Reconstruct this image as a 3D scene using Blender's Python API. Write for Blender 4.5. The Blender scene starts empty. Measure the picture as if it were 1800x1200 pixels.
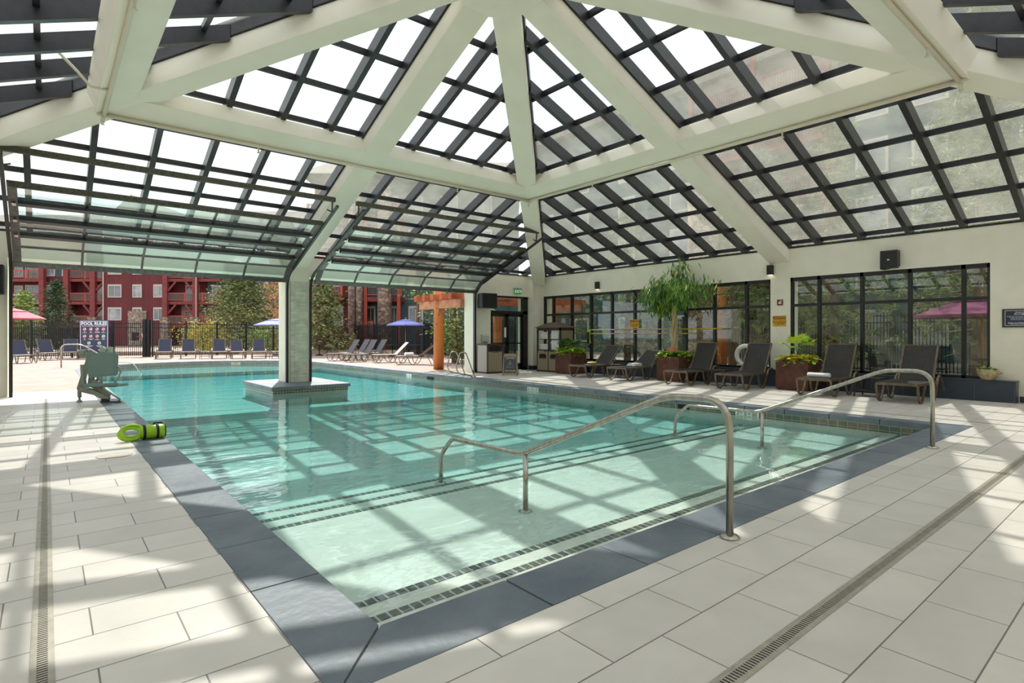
import bpy, math, random
from mathutils import Vector, Matrix
R = math.radians
random.seed(7)
sc = bpy.context.scene
col = sc.collection
# ------------------------------------------------------------------ camera, sky, sun, exposure
YAW = 39.66
cam_d = bpy.data.cameras.new('camera'); cam = bpy.data.objects.new('camera', cam_d); col.objects.link(cam)
cam.location = (0, 0, 1.35); cam.rotation_euler = (R(90), 0, R(-YAW))
cam_d.sensor_width = 36; cam_d.lens = 986/1800*36; cam_d.shift_y = -12/1800
cam_d.clip_start = .05; cam_d.clip_end = 600
sc.camera = cam
SUN_DIR = Vector((-.325, -.835, -1)).normalized()
sd = bpy.data.lights.new('sun', 'SUN'); sun = bpy.data.objects.new('sun', sd); col.objects.link(sun)
sun.rotation_euler = SUN_DIR.to_track_quat('-Z', 'Y').to_euler(); sun.location = (10, 20, 30)
sd.energy = 5.0; sd.angle = R(.55); sd.color = (1, .955, .88)
w = bpy.data.worlds.new('sky'); sc.world = w; w.use_nodes = True
nt = w.node_tree; nt.nodes.clear()
def N(nt, t, **k):
    n = nt.nodes.new(t)
    for a, b in k.items():
        if a in n.inputs.keys() if isinstance(a, str) else False: n.inputs[a].default_value = b
        else: setattr(n, a, b)
    return n
o_ = N(nt, 'ShaderNodeOutputWorld'); bg = N(nt, 'ShaderNodeBackground')
tc = N(nt, 'ShaderNodeTexCoord'); mp = N(nt, 'ShaderNodeMapping'); mp.inputs['Scale'].default_value = (1, 1, 2.2)
no = N(nt, 'ShaderNodeTexNoise'); no.inputs['Scale'].default_value = 2.1; no.inputs['Detail'].default_value = 7; no.inputs['Roughness'].default_value = .6
cr = N(nt, 'ShaderNodeValToRGB'); cr.color_ramp.elements[0].position = .36; cr.color_ramp.elements[1].position = .56
cr.color_ramp.elements[0].color = (.66, .77, .92, 1); cr.color_ramp.elements[1].color = (.93, .95, .98, 1)
nt.links.new(tc.outputs['Generated'], mp.inputs[0]); nt.links.new(mp.outputs[0], no.inputs[0])
nt.links.new(no.outputs[0], cr.inputs[0]); nt.links.new(cr.outputs[0], bg.inputs[0]); nt.links.new(bg.outputs[0], o_.inputs[0])
bg.inputs['Strength'].default_value = 1.5
sc.view_settings.view_transform = 'Standard'; sc.view_settings.look = 'None'
sc.view_settings.exposure = 0.36; sc.view_settings.gamma = 1.0; sc.view_settings.use_curve_mapping = False

# ------------------------------------------------------------------ materials
def L(c):  # sRGB 0-255 -> linear
    return tuple(((v/255/12.92) if v/255 <= .04045 else ((v/255+.055)/1.055)**2.4) for v in c) + (1,)
_m = {}
def mat(name, c=(200,200,200), c2=None, sc_=8, rough=.6, metal=0, bump=0, bsc=None, coords='Object', stretch=None, spec=.5, trans=0, emit=None, detail=4):
    if name in _m: return _m[name]
    m = bpy.data.materials.new(name); m.use_nodes = True; nt = m.node_tree
    b = nt.nodes['Principled BSDF']; b.inputs['Base Color'].default_value = L(c)
    b.inputs['Roughness'].default_value = rough; b.inputs['Metallic'].default_value = metal
    b.inputs['Specular IOR Level'].default_value = spec
    tc = N(nt, 'ShaderNodeTexCoord'); mp = N(nt, 'ShaderNodeMapping')
    if stretch: mp.inputs['Scale'].default_value = stretch
    nt.links.new(tc.outputs[coords], mp.inputs[0])
    if c2:
        no = N(nt, 'ShaderNodeTexNoise'); no.inputs['Scale'].default_value = sc_; no.inputs['Detail'].default_value = detail
        nt.links.new(mp.outputs[0], no.inputs[0])
        cr = N(nt, 'ShaderNodeValToRGB'); cr.color_ramp.elements[0].position = .35; cr.color_ramp.elements[1].position = .65
        cr.color_ramp.elements[0].color = L(c); cr.color_ramp.elements[1].color = L(c2)
        nt.links.new(no.outputs[0], cr.inputs[0]); nt.links.new(cr.outputs[0], b.inputs['Base Color'])
    if bump:
        n2 = N(nt, 'ShaderNodeTexNoise'); n2.inputs['Scale'].default_value = bsc or sc_*3; n2.inputs['Detail'].default_value = 3
        nt.links.new(mp.outputs[0], n2.inputs[0])
        bp = N(nt, 'ShaderNodeBump'); bp.inputs['Strength'].default_value = bump; bp.inputs['Distance'].default_value = .02
        nt.links.new(n2.outputs[0], bp.inputs['Height']); nt.links.new(bp.outputs[0], b.inputs['Normal'])
    if emit:
        b.inputs['Emission Color'].default_value = L(emit[0]); b.inputs['Emission Strength'].default_value = emit[1]
    _m[name] = m
    return m
def brickmat(name, c1, c2, cm, bw, bh, mort=.004, off=.5, loc=(0,0,0), rot=(0,0,0), rough=.6, bump=.3, noise=None, spec=.5, smooth=.1, varscale=3):
    """brick/tile pattern on a real-size grid in object space"""
    if name in _m: return _m[name]
    m = bpy.data.materials.new(name); m.use_nodes = True; nt = m.node_tree
    b = nt.nodes['Principled BSDF']; b.inputs['Roughness'].default_value = rough; b.inputs['Specular IOR Level'].default_value = spec
    tc = N(nt, 'ShaderNodeTexCoord'); mp = N(nt, 'ShaderNodeMapping', vector_type='TEXTURE')
    mp.inputs['Location'].default_value = loc; mp.inputs['Rotation'].default_value = rot
    br = N(nt, 'ShaderNodeTexBrick'); br.offset = off
    br.inputs['Scale'].default_value = 1; br.inputs['Mortar Size'].default_value = mort; br.inputs['Mortar Smooth'].default_value = smooth
    br.inputs['Brick Width'].default_value = bw; br.inputs['Row Height'].default_value = bh
    br.inputs['Color1'].default_value = L(c1); br.inputs['Color2'].default_value = L(c2); br.inputs['Mortar'].default_value = L(cm)
    nt.links.new(tc.outputs['Object'], mp.inputs[0]); nt.links.new(mp.outputs[0], br.inputs[0])
    no = N(nt, 'ShaderNodeTexNoise'); no.inputs['Scale'].default_value = varscale; no.inputs['Detail'].default_value = 6
    nt.links.new(tc.outputs['Object'], no.inputs[0])
    mx = N(nt, 'ShaderNodeMix', data_type='RGBA', blend_type='MULTIPLY'); mx.inputs[0].default_value = 1
    cr = N(nt, 'ShaderNodeValToRGB'); v = noise or .88
    cr.color_ramp.elements[0].position = .3; cr.color_ramp.elements[1].position = .7
    cr.color_ramp.elements[0].color = (v, v, v, 1); cr.color_ramp.elements[1].color = (1, 1, 1, 1)
    nt.links.new(no.outputs[0], cr.inputs[0]); nt.links.new(br.outputs['Color'], mx.inputs[6]); nt.links.new(cr.outputs[0], mx.inputs[7])
    nt.links.new(mx.outputs[2], b.inputs['Base Color'])
    bp = N(nt, 'ShaderNodeBump', invert=True); bp.inputs['Strength'].default_value = bump; bp.inputs['Distance'].default_value = .006
    nt.links.new(br.outputs['Fac'], bp.inputs['Height'])
    n2 = N(nt, 'ShaderNodeTexNoise'); n2.inputs['Scale'].default_value = 25; n2.inputs['Detail'].default_value = 5
    nt.links.new(tc.outputs['Object'], n2.inputs[0])
    b2 = N(nt, 'ShaderNodeBump'); b2.inputs['Strength'].default_value = .12; b2.inputs['Distance'].default_value = .01
    nt.links.new(n2.outputs[0], b2.inputs['Height']); nt.links.new(bp.outputs[0], b2.inputs['Normal']); nt.links.new(b2.outputs[0], b.inputs['Normal'])
    _m[name] = m
    return m
def schlick(nt, f0, k=1.0, normal=None):
    """two-sided fresnel reflectance from the facing angle"""
    lw = N(nt, 'ShaderNodeLayerWeight'); lw.inputs['Blend'].default_value = .5
    pw = N(nt, 'ShaderNodeMath', operation='POWER'); pw.inputs[1].default_value = 5
    ma = N(nt, 'ShaderNodeMath', operation='MULTIPLY_ADD'); ma.inputs[1].default_value = (1-f0)*k; ma.inputs[2].default_value = f0*k
    ma.use_clamp = True
    if normal: nt.links.new(normal, lw.inputs['Normal'])
    nt.links.new(lw.outputs['Facing'], pw.inputs[0]); nt.links.new(pw.outputs[0], ma.inputs[0])
    return ma.outputs[0]
def glassmat(name, tint=(235,240,238), refl=1.0, dust=0, ior=1.5, dustcol=(220,220,205)):
    """clear sheet glass: light passes straight through, fresnel reflection, optional dusty film"""
    m = bpy.data.materials.new(name); m.use_nodes = True; nt = m.node_tree; nt.nodes.clear()
    out = N(nt, 'ShaderNodeOutputMaterial'); tr = N(nt, 'ShaderNodeBsdfTransparent'); tr.inputs[0].default_value = L(tint)
    gl = N(nt, 'ShaderNodeBsdfGlossy'); gl.inputs['Roughness'].default_value = .02
    mx = N(nt, 'ShaderNodeMixShader')
    nt.links.new(schlick(nt, .04, refl), mx.inputs[0])
    if dust:
        tl = N(nt, 'ShaderNodeBsdfTranslucent'); tl.inputs[0].default_value = L(dustcol)
        df = N(nt, 'ShaderNodeBsdfDiffuse'); df.inputs[0].default_value = L(dustcol)
        m0 = N(nt, 'ShaderNodeMixShader'); m0.inputs[0].default_value = .4
        nt.links.new(tl.outputs[0], m0.inputs[1]); nt.links.new(df.outputs[0], m0.inputs[2])
        tc = N(nt, 'ShaderNodeTexCoord'); no = N(nt, 'ShaderNodeTexNoise'); no.inputs['Scale'].default_value = 1.3; no.inputs['Detail'].default_value = 8; no.inputs['Roughness'].default_value = .65
        nt.links.new(tc.outputs['Object'], no.inputs[0])
        mr = N(nt, 'ShaderNodeMapRange'); mr.inputs[1].default_value = .3; mr.inputs[2].default_value = .75; mr.inputs[3].default_value = dust*.55; mr.inputs[4].default_value = dust*1.4
        nt.links.new(no.outputs[0], mr.inputs[0])
        m1 = N(nt, 'ShaderNodeMixShader'); nt.links.new(mr.outputs[0], m1.inputs[0]); nt.links.new(tr.outputs[0], m1.inputs[1]); nt.links.new(m0.outputs[0], m1.inputs[2])
        nt.links.new(m1.outputs[0], mx.inputs[1])
    else: nt.links.new(tr.outputs[0], mx.inputs[1])
    nt.links.new(gl.outputs[0], mx.inputs[2]); nt.links.new(mx.outputs[0], out.inputs[0])
    _m[name] = m
    return m
CREAM = mat('cream_plaster', (228,223,204), (233,228,211), 3, .7, bump=.05, bsc=120)
BEAMW = mat('beam_paint', (234,228,212), (238,233,218), 2, .6)
BLACK = mat('black_frame_paint', (22,22,22), (30,29,28), 6, .4)
RIBM = mat('dark_aluminium_rib', (26,26,29), (38,37,40), 9, .38, metal=.0, spec=.6)
STEEL = mat('brushed_stainless_steel', (188,184,174), (160,155,145), 30, .27, metal=1.0, stretch=(1,1,.2))
FLOORT = brickmat('porcelain_deck_tile', (214,207,197), (202,195,186), (120,113,105), .655, .327, .0035, .5, (.16, 1.51-.327*12, 0), rough=.42, bump=.6, noise=.9)
CONC = mat('pink_stamped_concrete', (160,141,129), (142,125,113), 1.5, .8, bump=.25, bsc=9)
SLATE = mat('slate_coping_stone', (84,95,105), (108,116,122), 2.2, .5, bump=.25, bsc=14)
GROUT = mat('dark_joint_mortar', (84,78,70), None, 8, .9)
PLASTER = mat('pale_pool_plaster', (214,212,198), (206,205,190), 4, .75)
MOSAIC = brickmat('green_slate_mosaic', (70,84,72), (122,100,80), (168,184,170), .075, .075, .004, 0, (0,0,.01), (R(90),0,0), .3, .3, .7, varscale=14)
MOSX = brickmat('green_slate_mosaic_side', (78,96,84), (116,104,86), (150,170,160), .15, .085, .004, 0, (0,0,0), (R(90),0,R(90)), .3, .3, .7, varscale=9)
NOSE = brickmat('dark_step_edge_mosaic', (46,60,60), (98,100,86), (180,186,170), .07, 9.0, .007, 0, (0,0,0), (0,0,0), .3, .2, .7, varscale=12)
LEDGER = brickmat('stacked_ledger_stone', (232,232,212), (208,210,190), (150,154,136), .34, .05, .003, .37, (0,0,0), (R(90),0,0), .8, .9, .72, varscale=6)
BENCHT = brickmat('dark_blue_slate_tile', (44,54,68), (54,64,78), (92,98,104), .62, .42, .004, 0, (0,0,0), (R(90),0,R(90)), .35, .3, .7, varscale=5)
TRUNK = mat('pine_bark', (128,104,84), (88,70,58), 9, .9, bump=.8, bsc=22, stretch=(1,1,.3))
# ------------------------------------------------------------------ mesh builder
class MB:
    def __init__(s): s.v = []; s.f = []; s.sm = []; s.mi = []; s.k = 0
    def add(s, vs, fs, smooth=False):
        n = len(s.v); s.v += [tuple(p) for p in vs]
        for f in fs: s.f.append([i+n for i in f]); s.sm.append(smooth); s.mi.append(s.k)
        return s
    def hexa(s, p):   # 8 points: 4 bottom ccw, 4 top ccw
        return s.add(p, [(3,2,1,0),(4,5,6,7),(0,1,5,4),(1,2,6,5),(2,3,7,6),(3,0,4,7)])
    def box(s, x0, x1, y0, y1, z0, z1):
        x0, x1 = min(x0,x1), max(x0,x1); y0, y1 = min(y0,y1), max(y0,y1); z0, z1 = min(z0,z1), max(z0,z1)
        return s.hexa([(x0,y0,z0),(x1,y0,z0),(x1,y1,z0),(x0,y1,z0),(x0,y0,z1),(x1,y0,z1),(x1,y1,z1),(x0,y1,z1)])
    def bar(s, a, b, wd, ht, up=(0,0,1)):
        a = Vector(a); b = Vector(b); d = (b-a).normalized(); u = Vector(up)
        if abs(d.dot(u)) > .99: u = Vector((0,1,0))
        sx = d.cross(u).normalized(); uz = sx.cross(d).normalized()
        q = [(-wd/2,-ht/2),(wd/2,-ht/2),(wd/2,ht/2),(-wd/2,ht/2)]
        P = [a+sx*i+uz*j for i, j in q] + [b+sx*i+uz*j for i, j in q]
        return s.add(P, [(0,1,2,3),(7,6,5,4),(0,4,5,1),(1,5,6,2),(2,6,7,3),(3,7,4,0)])
    def tube(s, pts, r, n=8, cap=True):
        pts = [Vector(p) for p in pts]; rs = r if isinstance(r, (list, tuple)) else [r]*len(pts)
        vs = []; fs = []; prev = None
        for i, p in enumerate(pts):
            d = (pts[min(i+1, len(pts)-1)] - pts[max(i-1, 0)]).normalized()
            if prev is None:
                u = Vector((0,0,1)) if abs(d.z) < .9 else Vector((1,0,0))
                x = d.cross(u).normalized()
            else: x = (prev - d*prev.dot(d)).normalized()
            prev = x; y = d.cross(x)
            for k in range(n):
                a = 2*math.pi*k/n; vs.append(p + (x*math.cos(a)+y*math.sin(a))*rs[i])
        for i in range(len(pts)-1):
            for k in range(n): fs.append((i*n+k, i*n+(k+1) % n, (i+1)*n+(k+1) % n, (i+1)*n+k))
        if cap: fs.append(tuple(range(n-1, -1, -1))); fs.append(tuple((len(pts)-1)*n+k for k in range(n)))
        return s.add(vs, fs, True)
    def lathe(s, prof, c=(0,0,0), n=20, ax='z'):
        vs = []; fs = []
        for r, h in prof:
            for k in range(n):
                a = 2*math.pi*k/n; p = (r*math.cos(a), r*math.sin(a), h)
                if ax == 'x': p = (h, p[0], p[1])
                if ax == 'y': p = (p[0], h, p[1])
                vs.append((c[0]+p[0], c[1]+p[1], c[2]+p[2]))
        for i in range(len(prof)-1):
            for k in range(n): fs.append((i*n+k, i*n+(k+1) % n, (i+1)*n+(k+1) % n, (i+1)*n+k))
        fs.append(tuple(range(n-1, -1, -1))); fs.append(tuple((len(prof)-1)*n+k for k in range(n)))
        return s.add(vs, fs, True)
    def prism(s, poly, z0, z1):
        n = len(poly); return s.add([(x,y,z0) for x,y in poly]+[(x,y,z1) for x,y in poly],
            [tuple(range(n-1,-1,-1)), tuple(range(n,2*n))] + [(i,(i+1)%n,(i+1)%n+n,i+n) for i in range(n)])
    def prismy(s, poly, y0, y1):   # polygon in x,z extruded on y
        n = len(poly); return s.add([(x,y0,z) for x,z in poly]+[(x,y1,z) for x,z in poly],
            [tuple(range(n)), tuple(range(2*n-1,n-1,-1))] + [(i,i+n,(i+1)%n+n,(i+1)%n) for i in range(n)])
    def prismx(s, poly, x0, x1):   # polygon in y,z extruded on x
        n = len(poly); return s.add([(x0,y,z) for y,z in poly]+[(x1,y,z) for y,z in poly],
            [tuple(range(n)), tuple(range(2*n-1,n-1,-1))] + [(i,i+n,(i+1)%n+n,(i+1)%n) for i in range(n)])
    def torus(s, c, Rr, r, n=28, m=10, rot=None, sx=1, sy=1):
        M = rot or Matrix.Identity(3); vs = []; fs = []
        for i in range(n):
            a = 2*math.pi*i/n
            for j in range(m):
                b = 2*math.pi*j/m; q = Vector(((Rr+r*math.cos(b))*math.cos(a)*sx, (Rr+r*math.cos(b))*math.sin(a)*sy, r*math.sin(b)))
                vs.append(Vector(c)+M@q)
        for i in range(n):
            for j in range(m): fs.append((i*m+j, ((i+1)%n)*m+j, ((i+1)%n)*m+(j+1)%m, i*m+(j+1)%m))
        return s.add(vs, fs, True)
    def leaf(s, p, d, ln, wd, droop=0, nrm=None):
        p = Vector(p); d = Vector(d).normalized(); n = nrm or Vector((random.uniform(-1,1), random.uniform(-1,1), random.uniform(-.2,1)))
        sx = d.cross(n)
        if sx.length < 1e-3: sx = Vector((1,0,0))
        sx = sx.normalized()*wd/2; g = Vector((0,0,-1))
        m = p+d*ln*.45+g*droop*ln*.2; e = p+d*ln+g*droop*ln
        return s.add([p, m-sx, e, m+sx], [(0,1,2,3)])
    def build(s, name, m, parent=None, loc=None, bevel=0):
        me = bpy.data.meshes.new(name); me.from_pydata(s.v, [], s.f)
        for i, p in enumerate(me.polygons): p.use_smooth = s.sm[i]; p.material_index = s.mi[i]
        for q in (m if isinstance(m, (list, tuple)) else [m]): me.materials.append(q)
        me.update()
        o = bpy.data.objects.new(name, me); col.objects.link(o)
        if parent is not None: o.parent = parent
        if loc is not None: o.location = loc
        if bevel:
            b = o.modifiers.new('bevel', 'BEVEL'); b.width = bevel; b.segments = 2; b.limit_method = 'ANGLE'
        return o
def tag(o, label, cat=None, group=None, kind=None):
    o['label'] = label
    if cat: o['category'] = cat
    if group: o['group'] = group
    if kind: o['kind'] = kind
    return o
def empty(name, loc=(0,0,0), rz=0, label=None, cat=None, group=None, kind=None):
    o = bpy.data.objects.new(name, None); col.objects.link(o); o.location = loc; o.rotation_euler = (0,0,rz); o.empty_display_size = .2
    if label: tag(o, label, cat, group, kind)
    return o
def lab(o, t): o['label'] = t; return o
def copy_tree(o, parent=None):
    c = o.copy(); col.objects.link(c)
    if parent is not None: c.parent = parent
    for ch in [x for x in col.objects if x.parent == o]: copy_tree(ch, c)
    return c
_tc = {}
def text(body, size, m, parent, loc, rot, name='lettering', bold=0, depth=.001, spacing=1.0, sx=1.0):
    cu = bpy.data.curves.new(name, 'FONT'); cu.body = body; cu.size = size; cu.align_x = 'CENTER'; cu.align_y = 'CENTER'
    cu.extrude = depth; cu.offset = bold; cu.resolution_u = 2; cu.space_character = spacing; cu.space_line = .9
    t = bpy.data.objects.new('t', cu); col.objects.link(t)
    me = bpy.data.meshes.new_from_object(t.evaluated_get(bpy.context.evaluated_depsgraph_get()))
    col.objects.unlink(t); bpy.data.objects.remove(t)
    me.materials.clear(); me.materials.append(m); me.name = name
    o = bpy.data.objects.new(name, me); col.objects.link(o); o.parent = parent; o.location = loc; o.rotation_euler = rot; o.scale = (sx,1,1)
    return o
FACE_NEG_Y = (R(90), 0, 0)
FACE_NEG_X = (R(90), 0, R(-90))
CY, SY = math.cos(R(YAW)), math.sin(R(YAW))
def site(l, d, z=0):   # outdoor site grid, turned 39.66 degrees against the pool hall grid
    return (d*SY + l*CY, d*CY - l*SY, z)
def S(px, d, z=0): return site((px-900)/986*d, d, z)

# ================================================================== ROOM SHELL
XC, YC, HW = 5.5, 6.9, 9.4
XL, XR, YN, YF = XC-HW, 14.9, YC-HW, 16.3
WATER = -.17
PX0, PX1, PY0 = 1.19, 10.2, 2.40       # pool edges
CO = .37                                # coping width
PCX = (PX0+PX1)/2; PR = (PX1-PX0)/2; PYS = 27.5
YTILE = 17.4
def arc(r, n=24): return [(PCX + r*math.cos(math.pi*k/n), PYS + r*math.sin(math.pi*k/n)) for k in range(n+1)]
# floors -------------------------------------------------
ox0, ox1, oy0 = PX0-CO, PX1+.31, PY0-CO-.01
f = MB()
f.box(XL-.3, ox0, YN-.3, YTILE, -.08, 0); f.box(ox0, XR+.3, YN-.3, oy0, -.08, 0); f.box(ox1, XR+.3, oy0, YTILE, -.08, 0)
o = f.build('floor', FLOORT); tag(o, 'light beige porcelain tile floor around the indoor pool', 'floor', kind='structure')
f = MB(); f.box(-30, ox0, YTILE, PYS, -.08, -.004); f.box(ox1, 40, YTILE, PYS, -.08, -.004)
A = arc(PR+.33)
f.box(-30, A[-1][0], PYS, 75, -.08, -.004); f.box(A[0][0], 40, PYS, 75, -.08, -.004)
for i in range(len(A)-1):
    (x1, y1), (x0, y0) = A[i], A[i+1]
    f.hexa([(x0,y0,-.08),(x1,y1,-.08),(x1,75,-.08),(x0,75,-.08),(x0,y0,-.004),(x1,y1,-.004),(x1,75,-.004),(x0,75,-.004)])
f.box(XR+.3, 60, -30, YTILE, -.3, -.02); f.box(-30, XL-.3, -30, YTILE, -.3, -.02); f.box(-60,-30,-30,75,-.3,-.02)
f.box(40, 60, YTILE, 75, -.3, -.02)
o = f.build('patio_deck', CONC); tag(o, 'sunlit pinkish stamped concrete patio outside the glass doors', 'patio', kind='structure')
o = MB().box(-150, 200, -100, 75, -1.2, -.9).box(-150, 220, 75, 250, -.5, -.05).build('ground', mat('dry_lawn', (96,104,66), (128,118,88), .6, .95)); tag(o, 'ground of the resort beyond the patio fence', 'ground', kind='structure')
# coping slabs ------------------------------------------------
cp = MB(); rnd = random.Random(3)
def slab(poly, j=.004):
    cx = sum(p[0] for p in poly)/len(poly); cy = sum(p[1] for p in poly)/len(poly)
    q = []
    for x, y in poly:
        dx, dy = cx-x, cy-y; l_ = math.hypot(dx, dy); q.append((x+dx/l_*j*1.4, y+dy/l_*j*1.4))
    cp.prism(q, -.085, .004+rnd.uniform(-.0015,.0015))
y = 3.14-.75; ys = [3.14]
while ys[-1] < PYS-1: ys.append(ys[-1]+.748)
ys.append(PYS)
slab([(PX0-CO,oy0),(PX0,PY0),(PX0,3.14),(PX0-CO,3.14)])
for a, b in zip(ys, ys[1:]): slab([(PX0-CO,a),(PX0,a),(PX0,b),(PX0-CO,b)]); 
slab([(PX1,PY0),(ox1,oy0),(ox1,3.14),(PX1,3.14)])
for a, b in zip(ys, ys[1:]): slab([(PX1,a),(ox1,a),(ox1,b),(PX1,b)])
xs = [1.94+.775*i for i in range(11)]; xs = [x for x in xs if x < PX1-.2]
slab([(ox0,oy0),(xs[0],oy0),(xs[0],PY0),(PX0,PY0)])
for a, b in zip(xs, xs[1:]): slab([(a,oy0),(b,oy0),(b,PY0),(a,PY0)])
slab([(xs[-1],oy0),(ox1,oy0),(PX1,PY0),(xs[-1],PY0)])
Ai, Ao = arc(PR, 20), arc(PR+.33, 20)
for i in range(20): slab([Ai[i], Ao[i], Ao[i+1], Ai[i+1]])
o = cp.build('pool_coping', SLATE, bevel=.004); tag(o, 'blue-grey slate coping stones framing the pool', 'coping', kind='structure')
g = MB(); e = .03
g.box(ox0, PX0-e, oy0, PYS, -.09, -.004); g.box(PX1+e, ox1, oy0, PYS, -.09, -.004); g.box(PX0-e, PX1+e, oy0, PY0-e, -.09, -.004)
for i in range(20):
    a, b = arc(PR+e,20)[i], arc(PR+e,20)[i+1]; c_, d_ = Ao[i+1], Ao[i]
    g.prism([a, d_, c_, b], -.09, -.006)
o = g.build('coping_mortar', GROUT); tag(o, 'dark mortar in the joints between the slate coping stones', 'mortar', kind='structure')
# pool basin ---------------------------------------------------
g = MB(); t = .25; FZ = -.47
g.box(PX0-t, PX0, PY0-t, PYS, -.6, -.085); g.box(PX1, PX1+t, PY0-t, PYS, -.6, -.085); g.box(PX0, PX1, PY0-t, PY0, -.6, -.085)
B0, B1 = arc(PR, 24), arc(PR+t, 24)
for i in range(24): g.prism([B0[i], B1[i], B1[i+1], B0[i+1]], -.6, -.085)
g.box(PX0-t, PX1+t, PY0-t, PYS+PR+t, -.62, FZ)
steps = [(PY0, 2.88, -.215), (2.88, 3.19, -.265), (3.19, 5.08, -.33), (5.08, 5.47, -.37), (5.47, 5.87, -.415)]
for a, b, z in steps: g.box(PX0, PX1, a, b, FZ-.01, z)
g.prism([(PX0, PYS-.5), (PX1, PYS-.5)] + B0, FZ-.01, -.30)
o = g.build('pool_basin', PLASTER); tag(o, 'pale plastered pool basin with wide entry steps', 'pool', kind='structure')
n_ = 0
for a, b, z in steps:
    q = MB().box(PX0+.005, PX1-.005, b-.066, b+.004, z-.07, z+.004)
    oo = q.build('step_edge_tiles', NOSE, o); lab(oo, 'dark mosaic line on the edge of a pool step')
tb = MB(); tb.box(PX0, PX0+.008, PY0, PYS, WATER-.03, -.086); tb.box(PX1-.008, PX1, PY0, PYS, WATER-.03, -.086)
oo = tb.build('waterline_tiles', MOSX, o)
tb = MB().box(PX0, PX1, PY0, PY0+.008, WATER-.03, -.086)
for i in range(24):
    a, b = B0[i], B0[i+1]; k = (PR-.008)/PR
    a2 = (PCX+(a[0]-PCX)*k, PYS+(a[1]-PYS)*k); b2 = (PCX+(b[0]-PCX)*k, PYS+(b[1]-PYS)*k); tb.prism([a2, a, b, b2], WATER-.03, -.086)
oo = tb.build('waterline_tiles', MOSAIC, o)
# water ---------------------------------------------------------
wm = bpy.data.materials.new('pool_water'); wm.use_nodes = True; nt = wm.node_tree; nt.nodes.clear()
out = N(nt,'ShaderNodeOutputMaterial'); tr = N(nt,'ShaderNodeBsdfTransparent'); gl = N(nt,'ShaderNodeBsdfGlossy'); gl.inputs['Roughness'].default_value = .015
mx = N(nt,'ShaderNodeMixShader')
tc = N(nt,'ShaderNodeTexCoord')
n1 = N(nt,'ShaderNodeTexNoise'); n1.inputs['Scale'].default_value = 1.5; n1.inputs['Detail'].default_value = 3; n1.inputs['Distortion'].default_value = .6
mpw = N(nt,'ShaderNodeMapping'); mpw.inputs['Rotation'].default_value = (0,0,R(-35)); mpw.inputs['Scale'].default_value = (.7,1.4,1)
nt.links.new(tc.outputs['Object'], mpw.inputs[0]); nt.links.new(mpw.outputs[0], n1.inputs[0])
n3 = N(nt,'ShaderNodeTexNoise'); n3.inputs['Scale'].default_value = 7; n3.inputs['Detail'].default_value = 2
nt.links.new(mpw.outputs[0], n3.inputs[0])
ad = N(nt,'ShaderNodeMath', operation='MULTIPLY_ADD'); ad.inputs[1].default_value = .12
nt.links.new(n3.outputs[0], ad.inputs[0]); nt.links.new(n1.outputs[0], ad.inputs[2])
bp = N(nt,'ShaderNodeBump'); bp.inputs['Strength'].default_value = .3; bp.inputs['Distance'].default_value = .05
nt.links.new(ad.outputs[0], bp.inputs['Height'])
nt.links.new(bp.outputs[0], gl.inputs['Normal'])
nt.links.new(schlick(nt, .02, 1.0, bp.outputs[0]), mx.inputs[0]); nt.links.new(tr.outputs[0], mx.inputs[1]); nt.links.new(gl.outputs[0], mx.inputs[2])
nt.links.new(mx.outputs[0], out.inputs[0])
va = N(nt,'ShaderNodeVolumeAbsorption'); va.inputs['Color'].default_value = (.06,.77,.81,1); va.inputs['Density'].default_value = .56
nt.links.new(va.outputs[0], out.inputs['Volume'])
e = .02
q = MB().prism([(PX0-e, PY0-e), (PX1+e, PY0-e)] + arc(PR+e, 24), -.55, WATER)
o = q.build('pool_water', wm); tag(o, 'clear turquoise water filling the pool', 'water', kind='structure')

# ================================================================== CEILING
ceil = empty('ceiling', (XC, YC, 0)); tag(ceil, 'glazed pyramid roof of cream beams and dark glazing bars over the pool', 'roof', kind='structure')
SL = .4
ROOFG = glassmat('dusty_roof_glass', (246,248,248), .6, .17)
def zt(A_, t): return A_-SL*t
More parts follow.
